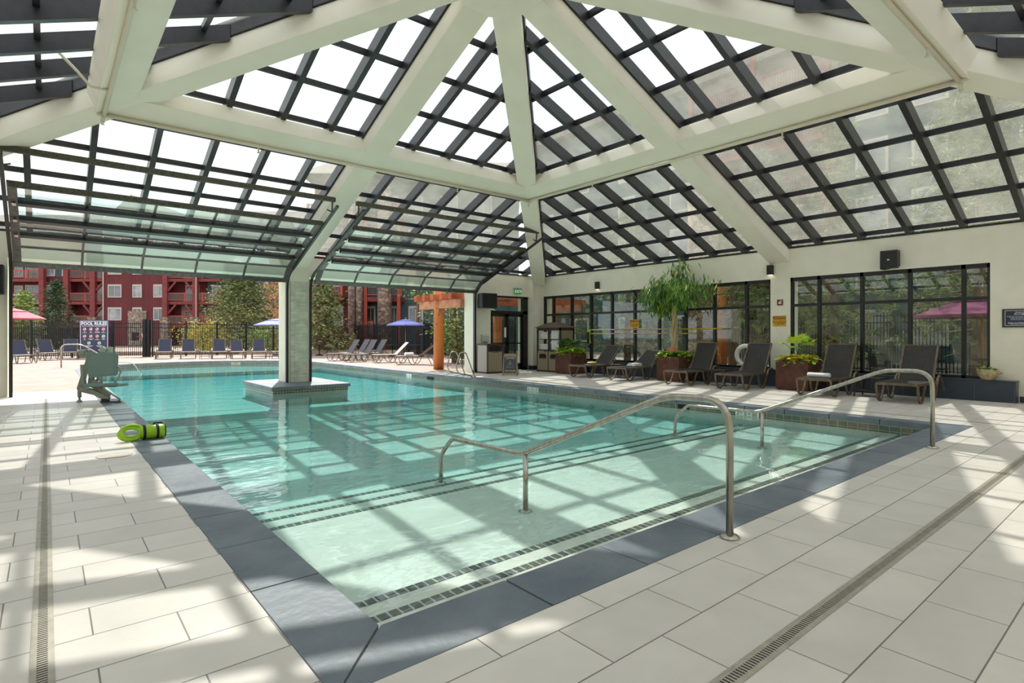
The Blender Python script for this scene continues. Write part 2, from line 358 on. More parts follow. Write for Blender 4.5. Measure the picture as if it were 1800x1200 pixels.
# frames of the four faces in local roof coordinates: (outward axis, side axis)
faces = [((1,0),(0,1)), ((0,1),(-1,0)), ((-1,0),(0,-1)), ((0,-1),(1,0))]
def P(fc, t, s_, z):
    (ax, ay), (bx, by) = fc; return (ax*t+bx*s_, ay*t+by*s_, z)
for fc in faces:
    # glazing: one triangle of glass with thickness
    q = MB(); T = 9.75
    q.add([P(fc,0,0,7.615), P(fc,T,-T,zt(7.615,T)), P(fc,T,T,zt(7.615,T)), P(fc,0,0,7.60), P(fc,T,-T,zt(7.60,T)), P(fc,T,T,zt(7.60,T))], [(0,1,2),(5,4,3),(0,3,4,1),(1,4,5,2),(2,5,3,0)])
    q.build('roof_glass', ROOFG, ceil)
    for k in range(-9, 10):
        if k == 0: continue
        s_ = k*.965; t0 = abs(s_)+.36; t1 = 9.45
        if t1-t0 < .1: continue
        q = MB(); h = .05
        q.hexa([P(fc,t0,s_-h,zt(7.34,t0)), P(fc,t0,s_+h,zt(7.34,t0)), P(fc,t1,s_+h,zt(7.35,t1)), P(fc,t1,s_-h,zt(7.35,t1)),
                P(fc,t0,s_-h,zt(7.595,t0)), P(fc,t0,s_+h,zt(7.595,t0)), P(fc,t1+.2,s_+h,zt(7.595,t1+.2)), P(fc,t1+.2,s_-h,zt(7.595,t1+.2))])
        q.build('roof_rafter', RIBM, ceil)
    for t in (.75, 1.7, 2.66, 3.63, 4.6, 5.6, 6.56, 7.53, 8.53, 9.5):
        q = MB(); h = .035; e = t-.15 if t < 9.4 else t
        lo, hi = 7.5, 7.598
        q.hexa([P(fc,t-h,-e,zt(lo,t)), P(fc,t+h,-e,zt(lo,t)), P(fc,t+h,e,zt(lo,t)), P(fc,t-h,e,zt(lo,t)),
                P(fc,t-h,-e,zt(hi,t)), P(fc,t+h,-e,zt(hi,t)), P(fc,t+h,e,zt(hi,t)), P(fc,t-h,e,zt(hi,t))])
        q.build('roof_purlin', RIBM, ceil)
    # ring beam, tilted with the roof slope
    n_t, n_z = .371, .928; th = .34; t0, t1 = 4.33, 4.88
    cs = [(t0, zt(7.0,t0)), (t1, zt(7.0,t1)), (t1+n_t*th, zt(7.0,t1)+n_z*th), (t0+n_t*th, zt(7.0,t0)+n_z*th)]
    vs = []
    for sgn in (-1, 1):
        for (t, z) in cs: vs.append(P(fc, t, sgn*t, z))
    q = MB().add(vs, [(0,1,2,3),(7,6,5,4),(0,4,5,1),(1,5,6,2),(2,6,7,3),(3,7,4,0)])
    q.build('ring_beam', BEAMW, ceil, bevel=.012)
    # mid rafter beam
    h = .26; t0, t1 = .2, 9.45
    q = MB().hexa([P(fc,t0,-h,zt(6.992,t0)),P(fc,t0,h,zt(6.992,t0)),P(fc,t1,h,zt(6.992,t1)),P(fc,t1,-h,zt(6.992,t1)),
                   P(fc,t0,-h,zt(7.345,t0)),P(fc,t0,h,zt(7.345,t0)),P(fc,t1,h,zt(7.345,t1)),P(fc,t1,-h,zt(7.345,t1))])
    q.build('rafter_beam', BEAMW, ceil, bevel=.012)
    h = .30; q = MB().hexa([P(fc,t0,-h,zt(7.345,t0)),P(fc,t0,h,zt(7.345,t0)),P(fc,t1,h,zt(7.345,t1)),P(fc,t1,-h,zt(7.345,t1)), P(fc,t0,-h,zt(7.597,t0)),P(fc,t0,h,zt(7.597,t0)),P(fc,t1,h,zt(7.597,t1)),P(fc,t1,-h,zt(7.597,t1))]); q.build('roof_rafter', RIBM, ceil)
    # hip beam along the diagonal
    (ax, ay), (bx, by) = fc; dx, dy = ax+bx, ay+by; nx, ny = -dy/math.sqrt(2)*.24, dx/math.sqrt(2)*.24
    vs = []
    for lo in (6.984, 7.345):
        for t, sg in ((t0,-1),(t1,-1),(t1,1),(t0,1)): vs.append((dx*t-nx*sg, dy*t-ny*sg, zt(lo, t)))
    q = MB().hexa(vs); q.build('hip_beam', BEAMW, ceil, bevel=.012)
    nx *= .28/.24; ny *= .28/.24; vs = []
    for lo in (7.345, 7.597):
        for t, sg in ((t0,-1),(t1,-1),(t1,1),(t0,1)): vs.append((dx*t-nx*sg, dy*t-ny*sg, zt(lo, t)))
    q = MB().hexa(vs); q.build('hip_rafter', RIBM, ceil)
oc = [(.68*math.cos(R(22.5+45*k)), .68*math.sin(R(22.5+45*k))) for k in range(8)]
MB().prism(oc, 6.70, 7.3).build('hub_block', BEAMW, ceil, bevel=.01)
# sprinkler pipe around the ring
PIPE = mat('cream_painted_pipe', (220,212,192), None, 5, .45)
sp = empty('sprinkler_pipe', (XC, YC, 0), 0, 'cream sprinkler pipe running under the ring of roof beams', 'pipe')
tt = 4.76; zp = zt(7.0, tt)-.045
pm = MB()
for fc in faces: pm.tube([P(fc,tt,-tt-.1,zp), P(fc,tt,tt+.1,zp)], .032, 10)
pm.build('pipe_run', PIPE, sp)
for (sx_, sy_) in ((-1,1),(1,-1),(1,1),(-1,-1)):
    MB().tube([(sx_*tt, sy_*tt, zp), (sx_*(tt+.02), sy_*(tt+.02), zp-.13)], .03, 8).lathe([(.012,0),(.03,.01),(.03,.02),(.012,.03)], (sx_*(tt+.02), sy_*(tt+.02), zp-.17), 10).build('sprinkler_head', PIPE, sp)
for fc, ss in ((faces[1], (-2.4, 2.3)), (faces[0], (-2.2, 2.4)), (faces[2], (-.5, 3.3)), (faces[3], (3.2,))):
    for s_ in ss:
        a = Vector(P(fc, tt, s_, zp))
        MB().tube([a, a+Vector((0,0,-.11))], .016, 6).lathe([(.012,0),(.034,.006),(.034,.012),(.01,.03)], a+Vector((0,0,-.14)), 10).build('sprinkler_head', PIPE, sp)
# side branch seen at the left ring corner
br_ = MB().tube([(-4.76, 3.6, zp), (-4.2, 3.6, zp), (-5.15, 3.6, zp+.0), (-5.3, 3.3, zp+.45)], .022, 8)
br_ = MB().tube([(-4.76, 3.55, zp), (-5.0, 3.55, zp+.0), (-5.15, 3.5, zp+.15), (-5.5, 3.3, zp+.42), (-5.75, 3.3, zp+.36)], .022, 8); br_.build('branch_pipe', PIPE, sp)

# ================================================================== WALLS
def wall(name, boxes, label, m=CREAM):
    q = MB()
    for b in boxes: q.box(*b)
    o = q.build(name, m); tag(o, label, 'wall', kind='structure'); return o
WX = XR+.06
wall('wall_right', [(XR, XR+.45, 6.62, 7.14, 0, 3.6), (XR, XR+.45, 7.14, YF+.6, 2.83, 3.6), (XR, XR+.45, YN-.3, 6.62, 2.83, 3.6),
                    (XR, XR+.45, YN-.3, 2.60, 0, 2.83), (XR, XR+.45, 16.05, YF+.6, 0, 2.83),
                    (XR, XR+.45, 7.14, 16.05, 0, .42), (XR, XR+.45, 2.60, 6.62, 0, .42)], 'long cream wall with two wide banks of black-framed windows')
wall('wall_far', [(XL-.3, -.66, YF, YF+.65, 0, 3.6), (-.66, 11.78, YF, YF+.65, 3.02, 3.6), (11.78, 12.5, YF, YF+.65, 0, 3.6), (12.5, 14.36, YF, YF+.65, 2.80, 3.6), (14.36, XR+.45, YF, YF+.65, 0, 3.6)], 'cream end wall with the two raised glass doors and the exit door')
wall('wall_left', [(XL-.3, XL, YN-.3, YF, 0, 3.6)], 'cream side wall left of the pool')
wall('wall_near', [(XL, XR+.45, YN-.3, YN, 0, 3.6)], 'cream wall behind the viewer')
EDGE = mat('zinc_eave_flashing', (150,150,150), (120,120,122), 6, .3, metal=.6)
q = MB()
q.box(XR+.0, XR+.62, YN-.3, YF+.7, 3.6, 3.625); q.box(XL-.4, XR+.62, YF, YF+.7, 3.6, 3.625); q.box(XL-.65, XL, YN-.3, YF+.7, 3.6, 3.625); q.box(XL-.6, XR+.6, YN-.65, YN, 3.6, 3.625)
o = q.build('trim_1', EDGE); tag(o, 'grey metal flashing ledge along the top of the walls', 'flashing', kind='structure')
q = MB()
q.box(XR-.01, XR+.02, YN, YF, 3.585, 3.627); q.box(XL, XR, YF-.01, YF+.02, 3.585, 3.627)
o = q.build('trim_2', BLACK); tag(o, 'thin black edge strip on top of the walls', 'trim', kind='structure')
# corner pillar + pilaster
wall('wall_corner_pillar', [(14.36, XR, 16.06, YF, 0, 3.6)], 'cream pillar in the room corner beside the exit door')
# mid column standing in the pool
c = empty('pool_column', (5.54, 16.6, 0), 0, 'tall column of cream plaster and stacked stone standing in the pool', 'column')
c['kind'] = 'structure'
MB().box(-.31, .31, -.36, .42, .0, 3.45).build('column_shaft', CREAM, c)
MB().box(-.24, .24, -.40, -.355, .0, 2.86).build('stone_veneer', LEDGER, c)
MB().box(-.25, .25, -.385, -.355, 2.86, 3.30).build('column_cap', CREAM, c)
isl = empty('column_island', (5.48, 16.35, 0), 0, 'low tiled island with slate top around the pool column', 'island')
isl['kind'] = 'structure'
MB().box(-1.06, 1.06, -1.38, 1.35, -.09, 0).build('slate_top', SLATE, isl, bevel=.01)
MB().box(-1.0, 1.0, -1.32, 1.29, -.6, -.09).build('island_wall', PLASTER, isl)
MB().box(-1.01, 1.01, -1.33, 1.30, -.19, -.09).build('waterline_tiles', MOSAIC, isl)
# baseboard, window bench
BB = mat('dark_slate_baseboard', (40,48,60), (52,60,72), 6, .35)
q = MB().box(XR-.015, XR, YN, 2.14, 0, .12); q.build('baseboard_right', BB); tag(bpy.data.objects['baseboard_right'], 'dark slate baseboard at the foot of the right wall', 'baseboard', kind='structure')
q = MB().box(14.34, XR-.01, 16.04, 16.06, 0, .16); q.box(14.335,14.36,16.05,YF,0,.16); q.box(11.78, 12.5, YF-.012, YF, 0, .12)
q.build('baseboard_far', BB); bw = None; tag(bpy.data.objects['baseboard_far'], 'dark slate baseboard at the foot of the end wall', 'baseboard', kind='structure')
b = empty('window_bench', (XR, 9, 0), 0, 'long low bench of dark blue slate tile under the windows', 'bench')
b['kind'] = 'structure'
MB().box(-.27, 0, -6.84, 6.99, 0, .41).build('bench_body', BENCHT, b)
MB().box(-.285, .05, -6.85, 6.99, .41, .43).build('bench_top', BB, b)
# windows -------------------------------------------------------
WING = glassmat('window_glass', (222,232,226), 1.5, 0)
def window(name, ys, label):
    w_ = empty(name, (XR+.04, 0, 0)); tag(w_, label, 'window', kind='structure')
    y0, y1 = ys[0], ys[-1]; z0, z1, zm = .43, 2.83, 2.11; h = .035
    fr = MB(); fr.box(-.02,.10,y0-.02,y0+.05,z0,z1); fr.box(-.02,.10,y1-.05,y1+.02,z0,z1); fr.box(-.02,.10,y0,y1,z1-.09,z1+.005); fr.box(-.02,.10,y0,y1,z0,z0+.06)
    fr.build('window_frame', BLACK, w_)
    for y in ys[1:-1]: MB().box(-.02,.09,y-h,y+h,z0,z1).build('mullion', BLACK, w_)
    MB().box(-.015,.085,y0,y1,zm-h,zm+h).build('transom', BLACK, w_)
    for a, b_ in zip(ys, ys[1:]):
        MB().box(.03,.042,a,b_,z0,zm).build('pane', WING, w_); MB().box(.03,.042,a,b_,zm,z1).build('pane', WING, w_)
window('window_1', [7.14, 7.83, 8.80, 9.76, 10.72, 11.68, 12.65, 13.61, 14.57, 15.54, 16.05], 'far bank of ten tall black-framed windows behind the loungers and potted tree')
window('window_2', [2.60, 3.04, 4.00, 4.965, 5.93, 6.62], 'near bank of five tall black-framed windows beside the plaque')
# exit door -----------------------------------------------------
d3 = empty('door_3', (12.5, YF+.1, 0)); tag(d3, 'black-framed glass double exit door with transom window', 'door', kind='structure')
q = MB().box(0,.05,-.04,.10,0,2.8).box(1.62,1.86,-.04,.10,0,2.8).box(0,1.86,-.04,.10,2.74,2.8).box(0,1.86,-.04,.10,2.13,2.24); q.build('door_frame', BLACK, d3)
for x0, x1 in ((.05,.83),(.84,1.62)):
    lf = MB().box(x0,x0+.09,0,.05,0.01,2.13).box(x1-.09,x1,0,.05,.01,2.13).box(x0,x1,0,.05,2.03,2.13).box(x0,x1,0,.05,.01,.26).box(x0,x1,0,.05,1.0,1.05).build('door_leaf', BLACK, d3)
    MB().box(x0+.09,x1-.09,.02,.03,.26,2.03).build('door_glass', WING, lf)
    MB().tube([(x0+.1 if x0>.5 else x1-.1,-.05,.9),(x0+.1 if x0>.5 else x1-.1,-.05,1.25)],.014,8).build('door_pull', BLACK, lf)
MB().box(.05,1.62,.03,.042,2.24,2.74).build('transom_glass', WING, d3)
MB().box(.10,.42,-.06,-.0,2.05,2.12).build('door_closer', mat('closer_metal',(60,60,58),None,5,.4,metal=.6), d3)
MB().box(.72,.80,-.012,-.001,1.25,1.62).build('door_notice', mat('white_paper',(228,228,222),None,5,.7), d3)
# ================================================================== SECTIONAL GLASS DOORS (raised)
OLIVE = mat('weathered_olive_bar', (92,90,74), (64,62,52), 20, .55, metal=.2)
DGL = glassmat('door_glass_pane', (238,246,244), 2.4, .03)
ALU = mat('dark_bronze_door_frame', (70,66,64), (92,88,86), 14, .35, metal=.4)
J = [(16.02,2.86),(15.66,3.20),(15.10,3.43),(14.54,3.65),(13.98,3.87),(13.43,4.08)]
def secdoor(name, x0, x1, label):
    d = empty(name, (x0, 0, 0)); tag(d, label, 'door', kind='structure'); W = x1-x0
    n = 5
    for i in range(5):
        (ya, za), (yb, zb) = J[i], J[i+1]; dv = Vector((0, yb-ya, zb-za)).normalized(); nn = Vector((0, -dv.z, dv.y))
        def pt(x, y, z): return (x, y, z)
        sec = MB(); wz = .12 if i == 0 else .035
        sec.bar((.02, ya, za), (W-.02, ya, za), .045, wz, up=dv)
        sec.bar((.02, yb, zb), (W-.02, yb, zb), .045, .035, up=dv)
        for k in range(n+1):
            x = .06 + (W-.12)*k/n; ww = .14 if k in (0, n) else .045
            if k == 0: x += .03
            if k == n: x -= .03
            sec.bar((x, ya, za), (x, yb, zb), ww, .04, up=nn)
        so = sec.build('door_section', ALU, d)
        q = MB(); a = Vector((.1, ya, za)); b_ = Vector((W-.1, ya, za)); c_ = Vector((W-.1, yb, zb)); e_ = Vector((.1, yb, zb)); tn = nn*.006
        q.hexa([a-tn, b_-tn, c_-tn, e_-tn, a+tn, b_+tn, c_+tn, e_+tn]); q.build('section_glass', DGL, so)
        hg = MB()
        for k in range(n+1):
            x = .1 + (W-.2)*k/n; p = Vector((x, yb, zb))+nn*.035-dv*.085; hg.bar(p-dv*.045, p+dv*.045, .06, .04, up=nn)
        if i in (1,2,3): hg.build('hinges', STEEL, so)
    for i in (2, 3, 4):
        y, z = J[i]; dv = Vector((0, J[i+1][0]-y, J[i+1][1]-z)).normalized(); nn = Vector((0, -dv.z, dv.y)); p = Vector((.16, y, z))+nn*.07
        MB().bar(p, p+Vector((W-.32,0,0)), .07, .105, up=dv).build('strut', BLACK, d)
    y, z = J[5]; MB().bar((.05, y, z-.05), (W-.05, y, z-.05), .08, .08).build('top_strut', OLIVE, d)
    for x in (-.02, W+.02):
        q = MB(); path = [(x,16.22,0),(x,16.22,2.6),(x,16.19,2.8),(x,16.08,2.99),(x,15.9,3.1),(x,15.66,3.2-.02),(x,12.65,4.34)]
        for a, b_ in zip(path, path[1:]): q.bar(a, b_, .055, .06, up=(1,0,0))
        q.build('track', BLACK, d)
        q = MB(); sg = .05 if x < 1 else -.05
        q.box(x-.02, x+.02, 16.24, 16.31, 0, 2.95); q.build('track_angle', BLACK, d)
        q = MB().bar((x, 12.95, 4.52), (x, 12.98, 4.24), .03, .03).bar((x,12.98,4.26),(x-.12 if x>1 else x+.12,12.98,4.30),.025,.025); q.build('track_hanger', OLIVE, d)
    MB().box(-.08, W+.08, 12.9, 13.0, 4.5, 4.60).build('spring_shaft', OLIVE, d)
    return d
secdoor('door_1', -.58, 5.19, 'left raised sectional glass overhead door with black struts')
secdoor('door_2', 5.89, 11.72, 'right raised sectional glass overhead door with black struts')

# ================================================================== LOUNGERS
BRONZE = mat('bronze_lounger_frame', (122,105,84), (98,84,68), 12, .36, metal=.4)
WICK = brickmat('brown_wicker_weave', (58,54,52), (84,76,68), (24,22,22), .024, .016, .003, .5, (0,0,0), (0,0,0), .6, 1, .8, varscale=4)
WICKB = brickmat('brown_wicker_weave_back', (60,56,54), (86,78,70), (24,22,22), .024, .016, .003, .5, (0,0,0), (0,R(90),0), .6, 1, .8, varscale=4)
SLING = mat('navy_grey_sling_fabric', (54,56,74), (46,48,62), 40, .8)
SEATF = mat('grey_sling_seat', (150,142,136), (128,120,116), 30, .7)
def lounger(rise, kind, rootname='sun_lounger'):
    """foot end at x=0, runs to +x, head at +x; width on y"""
    r = empty(rootname); W = .34; zs = .37; L0 = 1.24 if kind == 'wicker' else 1.12; bl = .82; off = L0-1.12; fw = .042 if kind == 'wicker' else .034
    fm, sm, bm = (BRONZE, WICK, WICKB) if kind == 'wicker' else (BRONZE, SEATF, SLING)
    seg = []
    q = MB()
    for sy in (-1, 1): q.bar((0, sy*W, zs), (L0+.08, sy*W, zs), .035, .05)
    q.bar((0,-W-.017,zs),(0,W+.017,zs),.035,.05); q.bar((L0*.98,-W,zs-.01),(L0*.98,W,zs-.01),.03,.03)
    q.build('frame', fm, r)
    q = MB(); n = 8   # slightly sagging seat
    for i in range(n):
        a, b_ = i/n, (i+1)/n
        za, zb = zs+.03-.012*math.sin(math.pi*a), zs+.03-.012*math.sin(math.pi*b_)
        q.hexa([(a*L0,-W+.01,za-.012),(b_*L0,-W+.01,zb-.012),(b_*L0,W-.01,zb-.012),(a*L0,W-.01,za-.012),(a*L0,-W+.01,za),(b_*L0,-W+.01,zb),(b_*L0,W-.01,zb),(a*L0,W-.01,za)])
    q.build('seat', sm, r)
    an = math.asin(rise/bl); ca, sa = math.cos(an), math.sin(an)
    bx = L0-.02; bz = zs+.02; W2 = W-.035
    q = MB(); a = Vector((bx,0,bz)); e_ = Vector((bx+ca*bl,0,bz+sa*bl)); nn = Vector((-sa,0,ca))*.011
    q.hexa([a+Vector((0,-W2,0))-nn, e_+Vector((0,-W2,0))-nn, e_+Vector((0,W2,0))-nn, a+Vector((0,W2,0))-nn, a+Vector((0,-W2,0))+nn, e_+Vector((0,-W2,0))+nn, e_+Vector((0,W2,0))+nn, a+Vector((0,W2,0))+nn])
    q.build('backrest', bm, r)
    q = MB()
    for sy in (-1, 1): q.bar(a+Vector((0,sy*W2,0)), e_+Vector((0,sy*W2,0)), .034, .04)
    q.bar(e_+Vector((0,-W2,0)), e_+Vector((0,W2,0)), .03, .03)
    q.build('back_frame', fm, r)
    q = None
    for sy in (-1, 1): MB().bar((bx+ca*bl*.5+.22,sy*W2*.6,zs-.01),(bx+ca*bl*.55+.015,sy*W2*.6,bz+sa*bl*.55-.012),.02,.02).build('back_prop', fm, r)
    def ribbon(pts, y, nm, wd=.034):
        q = MB()
        for p0, p1 in zip(pts, pts[1:]): q.bar((p0[0],y,p0[1]),(p1[0],y,p1[1]),wd,.022,up=(0,1,0)) if False else q.bar((p0[0],y,p0[1]),(p1[0],y,p1[1]),wd,.024)
        q.build(nm, fm, r)
    for sy in (-1, 1):
        y = sy*(W+.012)
        u = [(.0,.37),(.03,.20),(.07,.09),(.12,.03),(.19,.012),(.26,.04),(.31,.11),(.44,.36)]
        ribbon([(x*(1+off), z) for x, z in u], y, 'leg', fw)
        a2 = [(.62,.36),(.66,.20),(.71,.09),(.77,.03),(.85,.014),(.92,.04),(.98,.12),(1.08,.33),(1.16,.45),(1.26,.50),(1.40,.46),(1.52,.34),(1.62,.16),(1.70,.012)]
        ribbon([(x+off, z) for x, z in a2], y+sy*.02, 'leg', fw)
    return r
TOW = mat('white_terry_towel', (238,238,236), (226,226,226), 60, .95, bump=.5, bsc=300)
specs = [ (12.3,.60,'bronze wicker lounger half reclined with a yellow item on it, farthest along the windows'),
          (10.72,.47,'bronze wicker lounger with lowest backrest and a white towel near its back'),
          (8.72,.73,'bronze wicker lounger with upright back just right of the potted tree'),
          (7.2,.73,'bronze wicker lounger with upright back in front of the white life ring'),
          (5.22,.73,'bronze wicker lounger with a rolled white towel on its foot end'),
          (3.68,.73,'bronze wicker lounger nearest the viewer, empty, behind the stair handrail') ]
lg = {}
for i, (yc, rise, lb) in enumerate(specs):
    if rise not in lg: lg[rise] = r = lounger(rise, 'wicker')
    else: r = copy_tree(lg[rise])
    r.location = (12.86 if i < 5 else 12.9, yc, 0); tag(r, lb, 'lounger', 'wicker loungers along the windows')
def towel_roll(loc, rz, ln=.42, r=.06, label='', name='rolled_towel'):
    q = MB(); pr = [(r*.55,-ln/2),(r*.95,-ln/2+.004),(r,-ln/2+.03),(r*.97,0),(r,ln/2-.03),(r*.95,ln/2-.004),(r*.55,ln/2)]
    q.lathe(pr, (0,0,0), 18, 'x'); o = q.build(name, TOW); o.location = loc; o.rotation_euler = (0,0,rz); o.scale = (1,1.15,.85); tag(o, label, 'towel'); return o
towel_roll((13.22,5.25,.452),R(90),.46,.062,'rolled white towel on the lounger beside the near square planter')
q = MB(); q.box(-.2,.2,-.15,.15,0,.03).box(-.19,.2,-.14,.14,.03,.055).box(-.17,.18,-.13,.10,.055,.085); o = q.build('folded_towel', TOW, bevel=.012); o.location = (13.75,10.75,.402); tag(o, 'folded white towel on the lounger left of the potted tree', 'towel')
q = MB(); q.lathe([(.02,0),(.13,.004),(.17,.03),(.15,.06),(.06,.075),(.01,.078)], (0,0,0), 20); o = q.build('yellow_frisbee', mat('yellow_plastic',(214,178,72),(196,158,60),9,.5)); o.location = (13.6,12.35,.402); tag(o, 'round yellow object lying on the farthest wicker lounger', 'pool toy')
# side tables by the windows
def side_table(loc, label, h=.42, s_=.24, m=BRONZE, group='small slatted side tables'):
    r = empty('side_table', loc, 0, label, 'table', group)
    MB().box(-s_,s_,-s_,s_,h-.025,h).build('table_top', m, r, bevel=.004)
    for sx_ in (-1,1):
        for sy_ in (-1,1): MB().bar((sx_*(s_-.02),sy_*(s_-.02),h-.025),(sx_*(s_+.01),sy_*(s_+.01),0),.025,.025).build('leg', m, r)
    MB().box(-s_+.01,s_-.01,-s_+.01,s_-.01,.13,.145).build('shelf', m, r)
    return r
DK = mat('dark_bronze_table', (56,50,44), None, 6, .5, metal=.3)
side_table((13.85,7.96,0), 'low dark side table between the two upright loungers by the life ring', m=DK)
side_table((13.95,11.52,0), 'low dark side table between the two reclined loungers', m=DK)
side_table((13.9,4.44,0), 'low dark side table between the two loungers nearest the viewer', m=DK)
# life ring
lr = empty('life_ring', (14.8, 7.76, .77), 0, 'white life ring standing on the window bench', 'life ring')
MB().torus((0,0,0), .275, .062, 36, 12, Matrix.Rotation(R(82),3,'Y')).build('ring_body', mat('white_ring_plastic',(232,230,222),None,6,.45), lr)
for a in range(4):
    q = MB(); M = Matrix.Rotation(R(82),3,'Y'); an = R(45+90*a); q.torus(M@Vector((.27*math.cos(an),.27*math.sin(an),0)), .066, .006, 14, 6, M@Matrix.Rotation(an,3,'Z')@Matrix.Rotation(R(90),3,'X')); q.build('rope_band', mat('grab_rope',(200,196,186),None,6,.8), lr)

# ================================================================== PLANTERS AND PLANTS
CORT = mat('rusty_corten_steel', (98,60,42), (74,46,36), 7, .8, bump=.1, bsc=60)
SOIL = mat('dark_potting_soil', (52,42,34), (36,30,26), 20, .95)
G1 = mat('fresh_green_leaf', (96,146,38), (138,178,52), 3, .5); G2 = mat('lime_yellow_leaf', (160,200,40), (200,214,70), 3, .5)
G3 = mat('deep_green_leaf', (58,100,38), (84,126,48), 3, .45); GY = mat('yellowed_leaf', (206,168,52), None, 3, .5)
ORF = mat('peach_flower_petal', (222,150,110), (196,120,90), 9, .6)
def planter(loc, label, s_=.38, h=.72):
    r = empty('square_planter', loc, 0, label, 'planter', 'rusty square planters')
    t = .02; q = MB()
    for (a,b_,c_,d_) in ((-s_,s_,-s_,-s_+t),(-s_,s_,s_-t,s_),(-s_,-s_+t,-s_+t,s_-t),(s_-t,s_,-s_+t,s_-t)): q.box(a,b_,c_,d_,.02,h)
    q.box(-s_+.03,s_-.03,-s_+.03,s_-.03,0,.03); q.build('planter_box', CORT, r)
    MB().box(-s_+t,s_-t,-s_+t,s_-t,.03,h-.03).build('soil', SOIL, r); return r
def skirt(name, loc, n, rad, m, label, ln=.1, h=.12, cat='plant', seed=1, spill=.06):
    rn = random.Random(seed); r = empty(name, loc, 0, label, cat)
    for mi, mm in enumerate(m if isinstance(m, list) else [m]):
        q = MB()
        for i in range(n):
            x, y = rn.uniform(-rad,rad), rn.uniform(-rad,rad); z = rn.uniform(0,h)
            if mi == 0 and i % 3 == 0:
                k = rn.choice((0,1)); v = rn.choice((-1,1))*(rad+rn.uniform(0,spill))
                if k: x = v
                else: y = v
                z = rn.uniform(-.08,h*.6)
            an = rn.uniform(0,6.28); d = Vector((math.cos(an),math.sin(an),rn.uniform(-.1,.9)))
            q.leaf((x,y,z), d, ln*rn.uniform(.7,1.2), ln*rn.uniform(.7,.95), rn.uniform(0,.5), Vector((rn.uniform(-.4,.4),rn.uniform(-.4,.4),1)))
        q.build('foliage', mm, r)
    q = MB()
    for i in range(24): x, y = rn.uniform(-rad*.9,rad*.9), rn.uniform(-rad*.9,rad*.9); q.tube([(x,y,-.03),(x*1.05,y*1.05,h*.7)], .004, 4)
    q.build('stems', G3, r)['kind'] = 'stuff'
    return r
p1 = (14.06, 13.75, 0); p2 = (14.26, 9.66, 0); p3 = (14.26, 6.14, 0)
planter(p1, 'rusty square planter beside the towel cabinet'); planter(p2, 'rusty square planter holding the tall tree'); planter(p3, 'rusty square planter with a bright fan palm, under the yellow sign')
def at(p, dz): return (p[0], p[1], dz)
skirt('sweet_potato_vine', at(p1,.70), 300, .35, [G2, G1], 'lime green trailing foliage in the planter beside the towel cabinet', .14, .17, seed=2, spill=.10)
skirt('sweet_potato_vine', at(p2,.70), 260, .35, [G2, G1], 'green and lime foliage at the foot of the tall indoor tree', .13, .15, seed=3, spill=.09)
skirt('sweet_potato_vine', at(p3,.70), 240, .35, [G2, GY], 'green and yellow foliage around the bright fan palm', .12, .13, seed=4, spill=.07)
def palm(loc, n, ln, m, label, up=.6, seed=1, w_=.03, nl=11, stem=.35):
    rn = random.Random(seed); r = empty('fan_palm', loc, 0, label, 'plant'); q = MB()
    for i in range(n):
        an = 6.28*i/n+rn.uniform(-.3,.3); el = rn.uniform(up*.5, up*1.3)
        d = Vector((math.cos(an)*math.cos(el), math.sin(an)*math.cos(el), math.sin(el))); b_ = Vector((0,0,0)); e_ = d*stem*rn.uniform(.7,1.1)+Vector((0,0,.1))
        MB().tube([b_, (b_+e_)/2+Vector((0,0,.04)), e_], .006, 5).build('stem', G3, r)
        sx = d.cross(Vector((0,0,1))).normalized(); up_ = sx.cross(d)
        for k in range(nl):
            f_ = (k/(nl-1)-.5)*2.3; dd = (d*math.cos(f_)+sx*math.sin(f_)); q.leaf(e_, dd, ln*rn.uniform(.8,1.05), w_, .35, up_)
    q.build('fronds', m, r); return r
palm(at((14.26,6.14,0),.76), 9, .3, G2, 'bright yellow-green fan palm in the near square planter', 1.0, 5, .045, 12, .42)
palm(at((14.06,13.75,0),.74), 18, .36, G3, 'dark green arching palm in the planter by the towel cabinet', .75, 6, .032, 13, .34)
fl = empty('bromeliad', at((14.02,9.60,0),.74), 0, 'peach coloured bromeliad flowers at the foot of the indoor tree', 'plant')
q = MB(); rn = random.Random(4)
for i in range(7):
    q = MB(); cx_, cy_ = rn.uniform(-.16,.16), rn.uniform(-.2,.2)
    for k in range(9):
        an = rn.uniform(0,6.28); q.leaf((cx_,cy_,.1), (math.cos(an)*.5,math.sin(an)*.5,1), .16, .04, .1)
    q.build('flower', ORF, fl)
q = MB()
for i in range(60):
    an = rn.uniform(0,6.28); q.leaf((rn.uniform(-.16,.16),rn.uniform(-.2,.2),0), (math.cos(an),math.sin(an),1.0), .24, .035, .3)
q.build('leaves', G3, fl)
